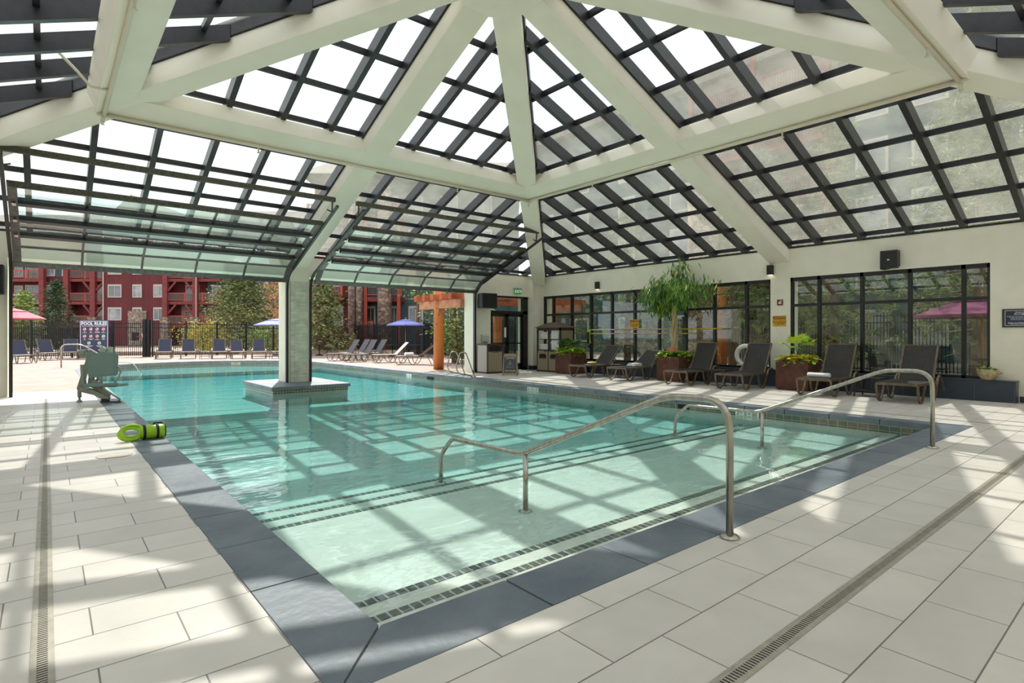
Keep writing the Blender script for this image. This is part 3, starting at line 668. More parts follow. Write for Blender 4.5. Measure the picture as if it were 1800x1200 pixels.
# tall indoor tree with drooping leaves
tr_ = empty('indoor_fig_tree', at((14.3,9.72,0),.69), 0, 'tall indoor tree with braided pale trunk and drooping long leaves', 'tree')
BARK = mat('pale_smooth_bark', (186,170,128), (160,142,102), 8, .75, bump=.3, bsc=40, stretch=(1,1,.3))
q = MB(); rn = random.Random(11)
for k in range(3):
    ph = k*2.09; pts = []
    for i in range(15):
        z = i*.105; a = ph+z*3.2; rr = .055-.008*z; pts.append((rr*math.cos(a), rr*math.sin(a), z))
    q.tube(pts, [.062-.0015*i for i in range(15)], 8)
tips = []
for k in range(15):
    an = k*.42*2.4; el = rn.uniform(.35,1.3); ln = rn.uniform(.6,1.15); d = Vector((math.cos(an)*math.cos(el),math.sin(an)*math.cos(el),math.sin(el)))
    if d.x > .1: d.x *= .45
    s0 = Vector((0,0,1.2+rn.uniform(0,.35))); mid = s0+d*ln*.5+Vector((0,0,.05)); e_ = s0+d*ln+Vector((0,0,.12))
    q.tube([s0, mid, e_], [.026,.017,.008], 6); tips += [(mid+ (e_-mid)*u, d) for u in (.1,.45,.75,1)]
q.build('trunk', BARK, tr_)
qs = [MB(), MB(), MB()]
for p_, d in tips:
    for j in range(34):
        an = rn.uniform(0,6.28); c_ = p_+Vector((rn.gauss(0,.16),rn.gauss(0,.20),rn.gauss(0,.13)))
        if c_.x > .5: c_.x = .45
        dd = Vector((math.cos(an)*.55, math.sin(an)*.55, rn.uniform(-1.1,-.2)))
        k = 0 if rn.random() < .62 else (1 if rn.random() < .93 else 2)
        qs[k].leaf(c_, dd, rn.uniform(.17,.27), .048, .3, Vector((math.cos(an),math.sin(an),.7)))
qs[0].build('leaves', G3, tr_); qs[1].build('leaves', G1, tr_); lab(qs[2].build('leaves', GY, tr_), 'yellowed leaves')
# bowl on the bench end
bw = empty('ceramic_bowl_pot', (14.71, 2.60, .43), 0, 'round cream glazed bowl pot at the end of the window bench', 'pot')
MB().lathe([(.09,0),(.13,.02),(.185,.10),(.205,.17),(.20,.20),(.215,.22),(.205,.235),(.185,.225),(.18,.19)], (0,0,0), 28).build('bowl', mat('speckled_cream_glaze',(196,176,146),(166,140,108),14,.35), bw)
MB().torus((-.20,-.06,.17), .028, .008, 14, 6, Matrix.Rotation(R(90),3,'X')@Matrix.Rotation(R(10),3,'Y')).build('ring_handle', mat('speckled_cream_glaze'), bw)
MB().lathe([(.01,.18),(.17,.185),(.16,.19)], (0,0,0), 20).build('soil', SOIL, bw)
bw.scale = (.86,.86,.92)
skirt('pothos', (14.71,2.60,.62), 60, .13, [G1], 'small bright green plant in the cream bowl pot', .08, .06, seed=9, spill=.04)

# ================================================================== POOL RAILS AND DECK GEAR
def smooth(pts, r, n=5):
    """round the corners of a polyline"""
    P_ = [Vector(p) for p in pts]; out = [P_[0]]
    for i in range(1, len(P_)-1):
        a, b_, c_ = P_[i-1], P_[i], P_[i+1]; rr = r[i] if isinstance(r, (list,tuple)) else r
        u = (a-b_); v = (c_-b_); rr = min(rr, u.length*.48, v.length*.48); p0 = b_+u.normalized()*rr; p1 = b_+v.normalized()*rr
        for k in range(n+1):
            t = k/n; out.append(p0*(1-t)**2 + b_*2*t*(1-t) + p1*t*t)
    return out+[P_[-1]]
def stair_rail(x, label, dx=0):
    r = empty('stair_handrail', (x, 1.95, 0), 0, label, 'handrail', 'stainless pool stair handrails')
    top = [(0,0,.01),(0,0,.915),(0,.50,.90),(0,2.12,.205),(0,3.32,.185),(0,3.56,-.04),(0,3.56,-.365)]
    q = MB().tube(smooth(top, [0,.20,.12,.10,.06,.12,0], 7), .0245, 14); q.build('rail', STEEL, r)
    MB().tube([(0,2.07,-.325),(0,2.07,.21)], .0245, 12).build('post', STEEL, r)
    for y, z in ((0,.0),(2.07,-.33),(3.56,-.37)):
        MB().lathe([(.066,0),(.066,.006),(.05,.018),(.028,.024)], (0,y,z+.002), 20).build('flange', STEEL, r)
stair_rail(3.5, 'stainless steel pool stair handrail nearest the viewer')
stair_rail(8.13, 'stainless steel pool stair handrail farther away near the pool corner')
# figure-four grab rails of the ladder
for i, (y, x0, lb) in enumerate(((15.3, 10.68, 'stainless grab rail of the pool ladder, farther of the pair'), (14.45, 10.45, 'stainless grab rail of the pool ladder, nearer of the pair'))):
    r = empty('ladder_grab_rail', (x0, y, 0), 0, lb, 'grab rail', 'ladder grab rails')
    pts = [(0,0,0),(-.19,0,.42),(-.36,0,.80),(-.56,0,.80),(-.72,0,.38),(-.66,0,.16),(-.16,0,.055),(-.09,0,0)]
    MB().tube(smooth(pts, [0,.1,.14,.12,.14,.12,.04,0], 5), .021, 10).build('rail', STEEL, r)
    for x in (0, -.09): MB().lathe([(.045,0),(.045,.006),(.024,.02)], (x,0,.001), 14).build('flange', STEEL, r)
# small outdoor handrail left of the sign, and far pool rail
r = empty('outdoor_handrail', (.55, 29.6, 0), 0, 'bent steel handrail at the far end of the left pool edge', 'handrail')
MB().tube(smooth([(-.1,-.1,0),(-.1,-.1,.95),(.55,-.1,.95),(1.5,-.1,.28),(1.5,-.1,-.3)], [0,.2,.2,.2,0], 5), .026, 8).build('rail', STEEL, r)
r = empty('far_steps_rail', (2.6, 25.5, -.3), 0, 'low steel rail rising from the water beyond the pool lift', 'handrail')
MB().tube(smooth([(-1.4,.6,.35),(-1.3,.6,.62),(-.1,.1,.60),(.25,0,.05)], [0,.12,.15,0], 5), .024, 8).build('rail', STEEL, r)
# pool lift ------------------------------------------------------
LB = mat('grey_green_lift_paint', (140,146,130), (130,136,120), 8, .5); LP = mat('grey_green_plastic', (122,144,138), (112,134,128), 60, .65, bump=.25, bsc=200)
lf = empty('pool_lift', (.845, 13.85, 0), R(-YAW), 'grey-green pool lift chair at the left pool edge', 'pool lift')
# local x: right in view, y: away
q = MB().prismx([(0,.0),(.05,.0),(.05,.47),(0,.47)], -.30, .30); 
bk = MB(); n = 10
prof = [(-.32,.50),(.30,.50),(.325,.53),(.325,.97),(.30,1.0),(-.34,.985),(-.36,.96),(-.335,.52)]
prof = [(x*.96, z) for x, z in [(-.24,.49),(.28,.53),(.315,.56),(.325,.97),(.30,1.0),(-.30,.975),(-.325,.95),(-.27,.52)]]
bk.prismy(prof, -.02, .03); bk.prismy([(x*.86, .745+(z-.745)*.84) for x, z in prof], -.028, -.019); bk.build('backrest', LP, lf, bevel=.02)
MB().box(-.26,.36,-.10,-.04,.32,.385).prismy([(-.30,.30),(.36,.34),(.38,.37),(.36,.40),(-.28,.37),(-.30,.34)],-.13,-.05).build('armrest', LP, lf, bevel=.015)
MB().box(-.2,.26,.0,.42,.30,.35).build('seat', LP, lf, bevel=.02)
MB().tube(smooth([(.28,.02,.75),(.37,.02,.62),(.34,-.05,.45),(.30,-.08,.38)], .05, 4), .016, 8).tube([(-.02,-.01,.52),(.0,-.03,.33)],.03,8).build('seat_bracket', LB, lf)
MB().tube([(-.34,.05,.98),(-.46,.05,.98)],.075,12).box(-.45,-.30,.0,.2,.88,1.0).build('motor_housing', LB, lf, bevel=.01)
MB().bar((-.30,.1,.95),(-.44,.0,.28),.10,.10).bar((-.40,.02,.75),(-.36,0,.35),.06,.06).bar((-.22,.12,.95),(-.30,.1,.35),.09,.05).bar((-.12,.14,.52),(-.26,.06,.30),.12,.05).build('mast', LB, lf)
MB().bar((-.44,0,.27),(-.12,-.02,.20),.08,.10).bar((-.16,-.02,.22),(.16,-.04,.06),.08,.09).bar((-.2,.02,.40),(.12,.0,.10),.06,.14).build('base_arm', LB, lf)
MB().tube([(-.455,0,.30),(-.445,0,.10)],.035,10).tube([(-.445,0,.12),(-.45,0,.0)],.018,8).lathe([(.05,0),(.05,.01),(.03,.05)],(-.45,0,0),12).build('stabiliser_foot', LB, lf)
MB().tube([(-.50,0,.27),(-.38,0,.262)],.008,6).box(.04,.16,-.08,0,0,.08).bar((.02,-.06,.015),(.40,-.04,.02),.05,.02).build('base_clamp', BLACK, lf)
MB().tube(smooth([(.10,-.10,.33),(.14,-.12,.27),(.36,-.14,.14),(.46,-.12,.07),(.36,-.10,.02)], .06, 5), .016, 8).build('footrest', LB, lf)
MB().tube([(-.03,.1,1.0),(-.03,.1,1.10),(-.0,.1,1.04)],.035,10).box(-.14,.12,.12,.16,.99,1.10).build('control_box', mat('pale_grey_plastic',(176,186,172),None,6,.5), lf, bevel=.008)
# rescue can ------------------------------------------------------
LIME = mat('lime_green_plastic', (156,200,22), (142,186,16), 5, .38)
rc = empty('rescue_buoy', (.92, 8.58, .095), R(3), 'lime green rescue buoy with black straps lying on the coping', 'rescue buoy')
q = MB()
q.lathe([(.03,-.02),(.078,.0),(.088,.03),(.09,.12),(.088,.235),(.084,.262),(.05,.27)], (0,0,0), 20, 'x'); q.build('float_body', LIME, rc)
q = MB().torus((-.10,0,-.005), .078, .024, 30, 10, Matrix.Rotation(R(68),3,'X'), sx=1.45, sy=1.0); q.torus((-.09,0,.03), .075, .016, 30, 8, Matrix.Rotation(R(75),3,'X'), sx=1.5, sy=1.0); q.build('handle', LIME, rc)
for x in (.035,.18): MB().lathe([(.088,-.012),(.0935,-.012),(.0935,.018),(.088,.018)], (x+.0,0,0), 20, 'x').build('strap', mat('black_webbing',(20,26,34),None,5,.7), rc)
MB().tube([(.14,0,.085),(.16,.01,.11),(.23,.02,.105),(.265,.02,.07)],.012,6).lathe([(.02,.262),(.086,.263),(.086,.275),(.02,.277)],(0,0,0),18,'x').build('buckle', mat('black_webbing'), rc)
# round deck inlet covers
for (x,y,lb) in ((.58,7.66,'round skimmer lid set in the floor beside the left coping'),):
    o = MB().lathe([(.17,0),(.17,.004),(.16,.006),(.15,.004),(.02,.005)], (0,0,0), 32).build('floor_hatch', mat('tile_coloured_lid',(186,178,164),(170,162,148),9,.6)); o.location = (x,y,.0005); tag(o, lb, 'lid')
o = MB().box(-.12,.12,-.12,.12,0,.004).build('deck_drain_grate', mat('tile_coloured_lid')); o.location = (12.6,2.98,.0005); tag(o, 'small square grate in the floor by the nearest lounger', 'grate')
# slot drains -----------------------------------------------------
DR = mat('stainless_drain_frame', (176,170,156), (160,154,140), 20, .45, metal=.35); DKS = mat('drain_slot_dark', (26,24,22), None, 5, .9)
def slot_drain(p0, p1, wd, label, pitch=.02, nmax=400):
    """frame bars, cover strip with real slots"""
    p0 = Vector(p0); p1 = Vector(p1); d = (p1-p0); ln = d.length; d.normalize(); ang = math.atan2(d.y, d.x)
    r = empty('slot_drain', p0, ang, label, 'drain', 'long slotted floor drains')
    MB().box(0,ln,-wd/2,-wd/2+.012,.0,.004).box(0,ln,wd/2-.012,wd/2,0,.004).build('drain_frame', DR, r)
    MB().box(0,ln,-wd/2+.012,wd/2-.012,.0,.0012).build('drain_channel', DKS, r)
    a = wd/2-.012; q = MB(); q.box(0,ln,-a,-a*.64,.001,.0035); q.box(0,ln,a*.64,a,.001,.0035)
    x = 0
    while x < ln: q.box(x, x+pitch*.52, -a*.65, a*.65, .001, .0034); x += pitch
    q.build('slotted_cover', DR, r)
slot_drain((-2.5,1.145,.0), (14.0,1.145,.0), .085, 'stainless slot drain crossing the floor in front of the pool steps')
slot_drain((-.015,1.25,.0), (-.015,15.3,.0), .08, 'stainless slot drain running along the left side of the pool')
slot_drain((11.02,1.3,.0), (11.02,15.8,.0), .05, 'narrow slot drain along the window side of the pool', .05)
# depth marker tiles ----------------------------------------------
WT = mat('white_marker_tile', (206,218,206), None, 5, .35); INK = mat('black_ink', (26,34,32), None, 5, .6)
def marker(y, txts, label, ln=.46):
    r = empty('depth_marker', (PX1-.009, y, -.15), 0, label, 'depth marker')
    MB().box(-.004,0,-ln/2,ln/2,-.05,.062).build('tile', WT, r)
    for s_, x, sz in txts: text(s_, sz, INK, r, (-.006, x, .005), FACE_NEG_X, 'numeral', .001, .0006)
marker(5.33, [('3',.18,.10),('FT',.11,.045),('0',.03,.10),('IN',-.045,.045),('00',-.15,.10)], 'white depth marker reading 3 FT 0 IN nearest the pool steps')
marker(11.4, [('2',.18,.10),('FT',.11,.045),('9',.03,.10),('IN',-.045,.045),('FT',-.16,.08)], 'white depth marker reading 2 FT 9 IN beside the wet floor sign')
marker(18.2, [('2',.14,.09),('FT',.04,.05),('9',-.07,.09)], 'white depth marker beyond the log post', .38)
r = empty('depth_marker', (7.55, 31.55, -.13), R(-24), 'white depth marker on the curved far end of the pool', 'depth marker')
MB().box(-.22,.22,-.02,0,-.04,.05).build('tile', mat('buff_marker_tile',(170,160,130),None,5,.5), r); text('3 FT', .09, INK, r, (0,-.022,.005), FACE_NEG_Y, 'numeral', .001, .0006)
o = MB().box(-.02,.0,-.2,.2,-.05,.04).build('skimmer_mouth', DKS); o.location = (PX1-.008, 16.7, -.14); tag(o, 'dark skimmer opening in the waterline tiles near the ladder', 'skimmer')
o = MB().box(-.02,.0,-.13,.13,-.045,.04).build('skimmer_mouth', DKS); o.location = (PX1-.008, 6.7, -.14); tag(o, 'dark skimmer opening in the waterline tiles near the steps', 'skimmer')

# ================================================================== THINGS AT THE END WALL
TAN = mat('tan_speckled_panel', (150,136,112), (138,124,100), 90, .7); TANL = mat('pale_speckled_panel', (176,168,158), (164,156,146), 90, .7); BRN = mat('dark_brown_plastic', (66,54,46), (56,46,40), 9, .55)
tb = empty('trash_bin', (11.68, 15.42, 0), R(0), 'square tan and brown litter bin beside the door track', 'bin')
MB().box(0,.70,0,.62,.0,.06).box(0,.70,0,.62,.98,1.03).box(0,.04,0,.04,0,1).box(.66,.70,0,.04,0,1).box(0,.04,.58,.62,0,1).box(.66,.70,.58,.62,0,1).box(.04,.66,.02,.04,.76,.98).build('bin_frame', BRN, tb)
MB().box(.04,.66,.005,.03,.06,.76).box(.04,.66,.58,.60,.06,.98).build('front_panel', TAN, tb)
MB().box(.005,.03,.04,.58,.06,.98).box(.67,.69,.04,.58,.06,.98).build('side_panel', TANL, tb)
q = MB(); q.prismy([(.12,.78),(.58,.78),(.58,.90),(.50,.95),(.20,.95),(.12,.90)], -.004, .03); q.build('bin_opening', DKS, tb)
text('TRASH ONLY', .05, INK, tb, (.35,.003,.735), FACE_NEG_Y, 'lettering', .001, .0006)
# wet floor A-board
ab = empty('wet_floor_sign', (11.84, 14.36, 0), R(-YAW-4), 'tan folding board reading CAUTION WET FLOOR with warning triangle', 'sign')
BLUEP = mat('dark_slate_sign_panel', (66,70,80), None, 6, .6); GOLD = mat('pale_gold_print', (214,188,140), None, 6, .5)
def board(sgn, nm):
    r = MB(); h = .72; b0, tp, wd = .27, .03, .25
    y0, y1 = sgn*b0, sgn*tp; w0, w1 = wd, wd*.88; t = .02*sgn
    def hx(xa0, xb0, xa1, xb1, za, zb, th):
        ya = y0+(y1-y0)*za/h; yb = y0+(y1-y0)*zb/h
        r.hexa([(xa0,ya,za),(xb0,ya,za),(xb0,ya-t*th,za),(xa0,ya-t*th,za),(xa1,yb,zb),(xb1,yb,zb),(xb1,yb-t*th,zb),(xa1,yb-t*th,zb)])
    hx(-w0,-w0+.04,-w1,-w1+.035,0,h,1.4); hx(w0-.04,w0,w1-.035,w1,0,h,1.4); hx(-w1*.99,w1*.99,-w1,w1,.60,h,1.4); hx(-w0,w0,-w0,w0,.04,.10,1.4)
    return r
fb = board(-1,'f').build('front_board', TAN, ab); bb_ = board(1,'b').build('back_board', TAN, ab)
tilt = math.atan2(.24,.72)
pn = MB().box(-.205,.205,-.004,.004,-.26,.25).prismy([(-.205,.25),(.205,.25),(.15,.275),(0,.29),(-.15,.275)],-.004,.004).build('sign_panel', BLUEP, fb); pn.location = (0,-.157,.355); pn.rotation_euler = (-tilt,0,0)
text('CAUTION', .065, GOLD, fb, (0,-.0925,.575), (R(90)-tilt,0,0), 'lettering', .001, .0008)
text('WET FLOOR', .062, GOLD, fb, (0,-.232,.165), (R(90)-tilt,0,0), 'lettering', .001, .0008)
q = MB()
T = [(0,.13),(-.12,-.09),(.12,-.09)]
for i in range(3): q.bar((T[i][0],0,T[i][1]),(T[(i+1)%3][0],0,T[(i+1)%3][1]),.003,.018,up=(0,1,0))
q.lathe([(.014,-.002),(.014,.002)],(.0,0,.055),10,'y').bar((0,0,.04),(-.01,0,-.01),.003,.02,up=(0,1,0)).bar((-.01,0,-.01),(.05,0,-.05),.003,.016,up=(0,1,0)).bar((-.01,0,0),(-.05,0,-.05),.003,.014,up=(0,1,0)).bar((0,0,.03),(.045,0,.02),.003,.01,up=(0,1,0))
o = q.build('warning_symbol', GOLD, fb); o.location = (0,-.164,.36); o.rotation_euler = (-tilt,0,0)
# towel cabinet
tcab = empty('towel_cabinet', (13.96, 14.18, 0), 0, 'brown towel cabinet with hipped roof, shelves of towels and two bins', 'cabinet')
W_, D_ = 1.22, .72
q = MB().box(0,D_,0,W_,.0,.05).box(0,D_,0,W_,.76,.80).box(0,D_,0,W_,1.17,1.19)
for y in (0, W_/2-.03, W_-.05): q.box(0,.05,y,y+.05,0,1.6)
q.box(D_-.05,D_,0,.05,0,1.6).box(D_-.05,D_,W_-.05,W_,0,1.6).box(.0,.04,0,W_,1.5,1.62).box(0,D_,0,.04,1.50,1.62).box(D_-.02,D_,0,W_,0,1.6)
q.build('cabinet_body', BRN, tcab)
MB().add([(-.08,-.08,1.6),(D_+.08,-.08,1.6),(D_+.08,W_+.08,1.6),(-.08,W_+.08,1.6),(.26,.42,1.80),(D_-.26,.42,1.80),(D_-.26,W_-.42,1.80),(.26,W_-.42,1.80)],[(3,2,1,0),(4,5,6,7),(0,1,5,4),(1,2,6,5),(2,3,7,6),(3,0,4,7)]).build('cabinet_roof', mat('brown_roof_panel',(92,72,60),(80,62,52),9,.6), tcab)
for y in (.05, W_/2+.02):
    d_ = MB().box(-.005,.02,y,y+W_/2-.08,.06,.74).build('bin_door', TAN, tcab)
    MB().prismx([(y+.08,.50),(y+W_/2-.16,.50),(y+W_/2-.16,.60),(y+W_/2-.22,.65),(y+.14,.65),(y+.08,.60)],-.008,.0).build('bin_slot', DKS, d_)
    MB().box(-.012,-.004,y+.07,y+W_/2-.15,.475,.49).build('slot_trim', BRN, d_)
MB().box(.08,D_-.08,-.004,.02,.82,1.50).box(.08,D_-.08,-.004,.02,.06,.74).build('side_panel', TAN, tcab)
def fold(loc, label, sx_=.40, sy_=.40, th=.052):
    q = MB(); q.box(0,sx_,0,sy_,0,th*.48); q.box(.004,sx_,.004,sy_-.004,th*.5,th*.98); o = q.build('folded_towel', TOW, bevel=.01); o.location = loc; tag(o, label, 'towel', 'folded towels in the cabinet'); return o
stacks = [((14.0,14.80),.80,5,'lower left shelf'),((14.0,14.25),.80,7,'lower right shelf'),((14.0,14.80),1.19,5,'upper left shelf'),((14.0,14.25),1.19,6,'upper right shelf')]
rn = random.Random(5)
ordn = ['bottom','second','third','fourth','fifth','sixth','seventh']
for (xy, z0, n, nm) in stacks:
    th = .052
    if nm.startswith('lower left'): n = 4
    for k in range(n):
        o = fold((xy[0]+rn.uniform(-.012,.012), xy[1]+.04+rn.uniform(-.012,.012), z0+.002+k*th), 'white towel, %s from below, %s of the brown towel cabinet' % (ordn[k], nm))
o = towel_roll((14.15,14.95,1.065),R(90),.2,.045,'loose rolled white towel on top of the shorter towel stack')
# speaker left of the exit door, sanitiser dispenser, exit sign
spk = empty('wall_speaker', (11.80, 15.86, 2.30), R(-12), 'large black box speaker mounted beside the right door track', 'speaker')
MB().box(0,.58,0,.42,0,.52).build('cabinet', BLACK, spk, bevel=.012); MB().box(.03,.55,-.012,0,.03,.49).build('grille', mat('speaker_grille',(16,16,17),(28,28,28),60,.8), spk); MB().box(-.012,0,.04,.38,.03,.49).build('side_badge_panel', mat('dusky_side_panel',(62,62,70),None,5,.6), spk)
spk = empty('wall_speaker', (-1.45, 15.85, 2.2), 0, 'large black box speaker at the left edge beside the left door track', 'speaker')
MB().box(0,.75,0,.42,0,.62).build('cabinet', BLACK, spk, bevel=.012); MB().box(.03,.72,-.012,0,.03,.59).build('grille', mat('speaker_grille'), spk)
dp = empty('soap_dispenser', (12.2, YF-.001, 1.08), 0, 'pale grey sanitiser dispenser on the wall above the litter bin', 'dispenser')
MB().prismx([(-.13,.04),(-.10,0),(0,0),(0,.28),(-.09,.28),(-.13,.22)], -.15,.15).build('housing', mat('pale_sage_plastic',(196,200,186),None,6,.4), dp, bevel=.01); MB().box(-.05,.05,-.12,-.06,-.015,.0).build('nozzle', BRN, dp)
ex = empty('exit_sign', (13.77, YF-.03, 2.92), 0, 'small green and white EXIT sign above the double door', 'sign')
MB().box(-.16,.16,-.02,.03,-.02,.15).build('sign_panel', mat('exit_green',(10,130,60),None,5,.4,emit=((20,160,70),.12)), ex); MB().box(-.19,.19,-.04,.03,.15,.19).build('mount', mat('grey_mount',(150,150,140),None,5,.5), ex)
EXW = mat('exit_white',(215,240,220),None,5,.5,emit=((200,245,210),.3)); text('EXIT', .16, EXW, ex, (0,-.023,.065), FACE_NEG_Y, 'lettering', .003, .001)
q = MB(); q.prismy([(-.155,.065),(-.13,.085),(-.13,.045)],-.022,-.02).prismy([(.155,.065),(.13,.045),(.13,.085)],-.022,-.02).build('arrows', EXW, ex)
# right wall fixtures
def wall_lamp(y, label):
    r = empty('wall_lamp', (XR, y, 2.94), 0, label, 'lamp', 'black wall lamps')
    MB().box(-.11,0,-.075,.075,0,.26).build('lamp_body', BLACK, r, bevel=.008); MB().box(-.095,-.02,-.06,.06,-.006,.002).build('lamp_lens', mat('warm_lens',(255,240,205),None,5,.4,emit=((255,240,205),2.0)), r)
wall_lamp(13.23, 'small black downlight high on the wall left of the tall indoor tree'); wall_lamp(9.85, 'small black downlight half hidden behind the crown of the indoor tree'); wall_lamp(7.12, 'small black downlight high on the wall pier between the window banks')
spk = empty('wall_speaker', (14.86, 4.34, 2.84), 0, 'small black speaker on the cream wall above the near windows', 'speaker')
MB().prismx([(-.17,.06),(.12,0),(.17,.0),(.17,.42),(-.17,.42)],-.19,.03).box(-.20,-.03,-.16,.16,.02,.40).build('cabinet', BLACK, spk, bevel=.01); MB().box(-.206,-.2,-.02,.02,.19,.22).build('badge', mat('white_paper'), spk)
YEL = mat('safety_yellow', (218,168,36), (206,154,28), 9, .5); MAR = mat('dark_brown_print', (92,52,16), None, 5, .6)
def caution(x, y, z, label, s_=.175):
    r = empty('caution_sign', (x, y, z), 0, label, 'sign')
    MB().box(-.006,0,-s_,s_,-.14,.14).build('sign_panel', YEL, r); MB().box(-.008,-.005,-s_*.94,s_*.94,.045,.125).build('header_band', MAR, r)
    text('CAUTION', .082, YEL, r, (-.009,0,.085), FACE_NEG_X, 'lettering', .0015, .0006)
    text('WATCH YOUR STEP\nBE CAREFUL HERE\nAT ALL TIMES', .042, MAR, r, (-.008,0,-.045), FACE_NEG_X, 'lettering', .0005, .0006)
caution(XR-.002, 6.9, 1.71, 'yellow caution sign on the cream pier above the fan palm planter')
caution(XR+.005, 11.66, 1.71, 'yellow caution sign on the window mullion above the reclined loungers', .185)
r = empty('fire_alarm_plate', (XR-.001, 6.88, 2.2), 0, 'small red and white alarm plate on the cream pier', 'alarm'); MB().box(-.02,0,-.075,.075,-.075,.075).build('red_plate', mat('alarm_red',(120,44,40),None,5,.5), r); MB().box(-.03,-.018,-.045,.03,-.035,.02).box(-.03,-.018,-.045,-.01,.0,.05).build('white_strobe', mat('white_paper'), r)
r = empty('lodge_plaque', (XR-.001, 2.14, 1.68), 0, 'dark blue framed plaque with white lettering on the right wall', 'plaque')
MB().box(-.02,0,-.26,.27,-.185,.185).build('plaque_frame', mat('bronze_plaque_frame',(74,68,52),None,5,.5,metal=.3), r)
MB().box(-.024,-.018,-.235,.235,-.16,.165).build('plaque_panel', mat('navy_plaque',(40,48,66),None,5,.4), r)
WHT = mat('white_print', (222,226,230), None, 5, .6)
q = MB()
for (a,b_,c_,d_) in ((-.225,.225,.148,.155),(-.225,.225,-.15,-.143),(-.225,-.218,-.15,.155),(.218,.225,-.15,.155)): q.box(-.026,-.023,a,b_,c_,d_)
q.build('border_line', WHT, r)
text('Access to', .034, WHT, r, (-.0265,0,.118), FACE_NEG_X, 'lettering', .0005, .0005); text('the Lodge', .042, WHT, r, (-.0265,0,.083), FACE_NEG_X, 'lettering', .001, .0005)
text('guests and owners may use the pool\nand hot tubs with a room key\nplease see the front desk\nfor hours and rules of use', .026, WHT, r, (-.0265,0,.003), FACE_NEG_X, 'lettering', 0, .0005)
text('Slopes and Rivers Lodge', .036, WHT, r, (-.0265,0,-.095), FACE_NEG_X, 'lettering', .0008, .0005); text('Homeowners Association', .026, WHT, r, (-.0265,0,-.122), FACE_NEG_X, 'lettering', 0, .0005)
# reaching poles and spine board
YP = mat('yellow_pole_paint', (206,176,40), (190,160,34), 9, .4)
for z, y0, y1, lb in ((1.52,13.4,8.44,'upper, longer yellow reaching pole held across the windows'), (1.385,13.4,9.28,'lower, shorter yellow reaching pole held across the windows')):
    r = empty('reaching_pole', (14.72, 0, z), 0, lb, 'pole', 'yellow reaching poles')
    MB().tube([(0,12.35,0),(0,y1,0)], .018, 10).build('pole', YP, r); MB().tube([(0,y0,0),(0,12.35,0)], .019, 10).build('pale_grip', mat('pale_yellow_grip',(214,204,150),None,6,.5), r)
    MB().box(-.01,.19,12.6,12.63,-.02,.02).box(-.01,.19,9.6,9.63,-.02,.02).build('pole_hook', STEEL, r)
rb = empty('rescue_tube', (14.68, 13.45, .98), 0, 'lime and black rescue tube hanging on the window by the poles', 'rescue tube')
q = MB(); n = 12; pts = [(0, .05*math.sin(i/n*3.14)-.02, .05+i/n*.50) for i in range(n+1)]
q.tube(pts, [.03]+[.055]*(n-1)+[.03], 10); q.build('tube_body', LIME, rb)
MB().box(-.07,-.045,-.045,.05,.06,.46).build('black_cover', mat('black_webbing'), rb); MB().tube([(0,0,.55),(0,.01,.68)],.012,6).build('strap', LIME, rb); MB().lathe([(.03,-.1),(.06,-.05),(.04,.02)],(0,0,0),10).build('rope_bag', mat('black_webbing'), rb)

# ================================================================== OUTDOORS
IRON = mat('black_iron_fence', (14,14,16), None, 5, .55)
def fence(A0, B0, np_, label, h=2.15, gate=False, rails=(.12,1.78,2.02), spike=True):
    a = Vector(A0); b_ = Vector(B0); d = b_-a; ln = d.length; d.normalize()
    r = empty('iron_fence' if not gate else 'iron_gate', a, math.atan2(d.y,d.x), label, 'fence' if not gate else 'gate', 'black iron pool fence' if not gate else None)
    q = MB()
    for z in rails: q.box(0,ln,-.02,.02,z-.02,z+.02)
    q.build('rails', IRON, r)
    q = MB(); x = .1
    while x < ln-.03: q.box(x-.014,x+.014,-.014,.014,.06,h-.04); x += .105
    q.build('pickets', IRON, r)
    for k in range(np_+1):
        x = ln*k/np_; q = MB().box(x-.045,x+.045,-.045,.045,0,h+.02).box(x-.055,x+.055,-.055,.055,h+.02,h+.045); q.build('post', IRON, r)
    return r
lf_ = fence(S(-20,32), S(197,33.6), 3, 'black iron fence section left of the pool rules sign, behind the left loungers')
ln_ = (Vector(S(197,33.6))-Vector(S(-20,32))).length; q = MB(); x = .05
while x < ln_: q.box(x-.006,x+.006,.02,.03,.1,1.75); x += .035
z = .15
while z < 1.72: q.box(0,ln_,.022,.028,z-.005,z+.005); z += .07
q.build('mesh_screen', IRON, lf_)
g_ = fence(S(200,33.6), S(252,34.2), 1, 'black iron gate right of the pool rules sign', gate=True)
MB().box(.9,1.3,-.04,-.02,1.0,1.5).build('lock_plate', IRON, g_); MB().box(1.45,1.62,-.05,-.03,1.15,1.4).build('notice', mat('white_paper'), g_); MB().box(1.15,1.4,-.05,-.03,1.2,1.27).build('red_notice', mat('alarm_red'), g_)
q = MB(); 
gp = empty('gate_pier', S(258,34.2), R(-YAW), 'thick black double post at the right side of the gate', 'post'); MB().box(-.20,-.03,-.08,.08,0,2.3).box(.05,.20,-.08,.08,0,2.25).box(-.2,.2,-.05,.05,1.2,1.4).build('post_pair', IRON, gp)
fence(S(268,34.5), S(480,40), 4, 'black iron fence section behind the row of five loungers')
fence(S(480,40), S(620,45), 3, 'black iron fence section behind the pool column')
fence(S(620,45), S(745,38), 3, 'black iron fence section behind the blue umbrella')
fence(S(745,38), S(905,27), 5, 'black iron fence section behind the log post and exit door')
fence((22.9,17.2,0), (22.9,-4,0), 10, 'black iron fence outside the window wall')
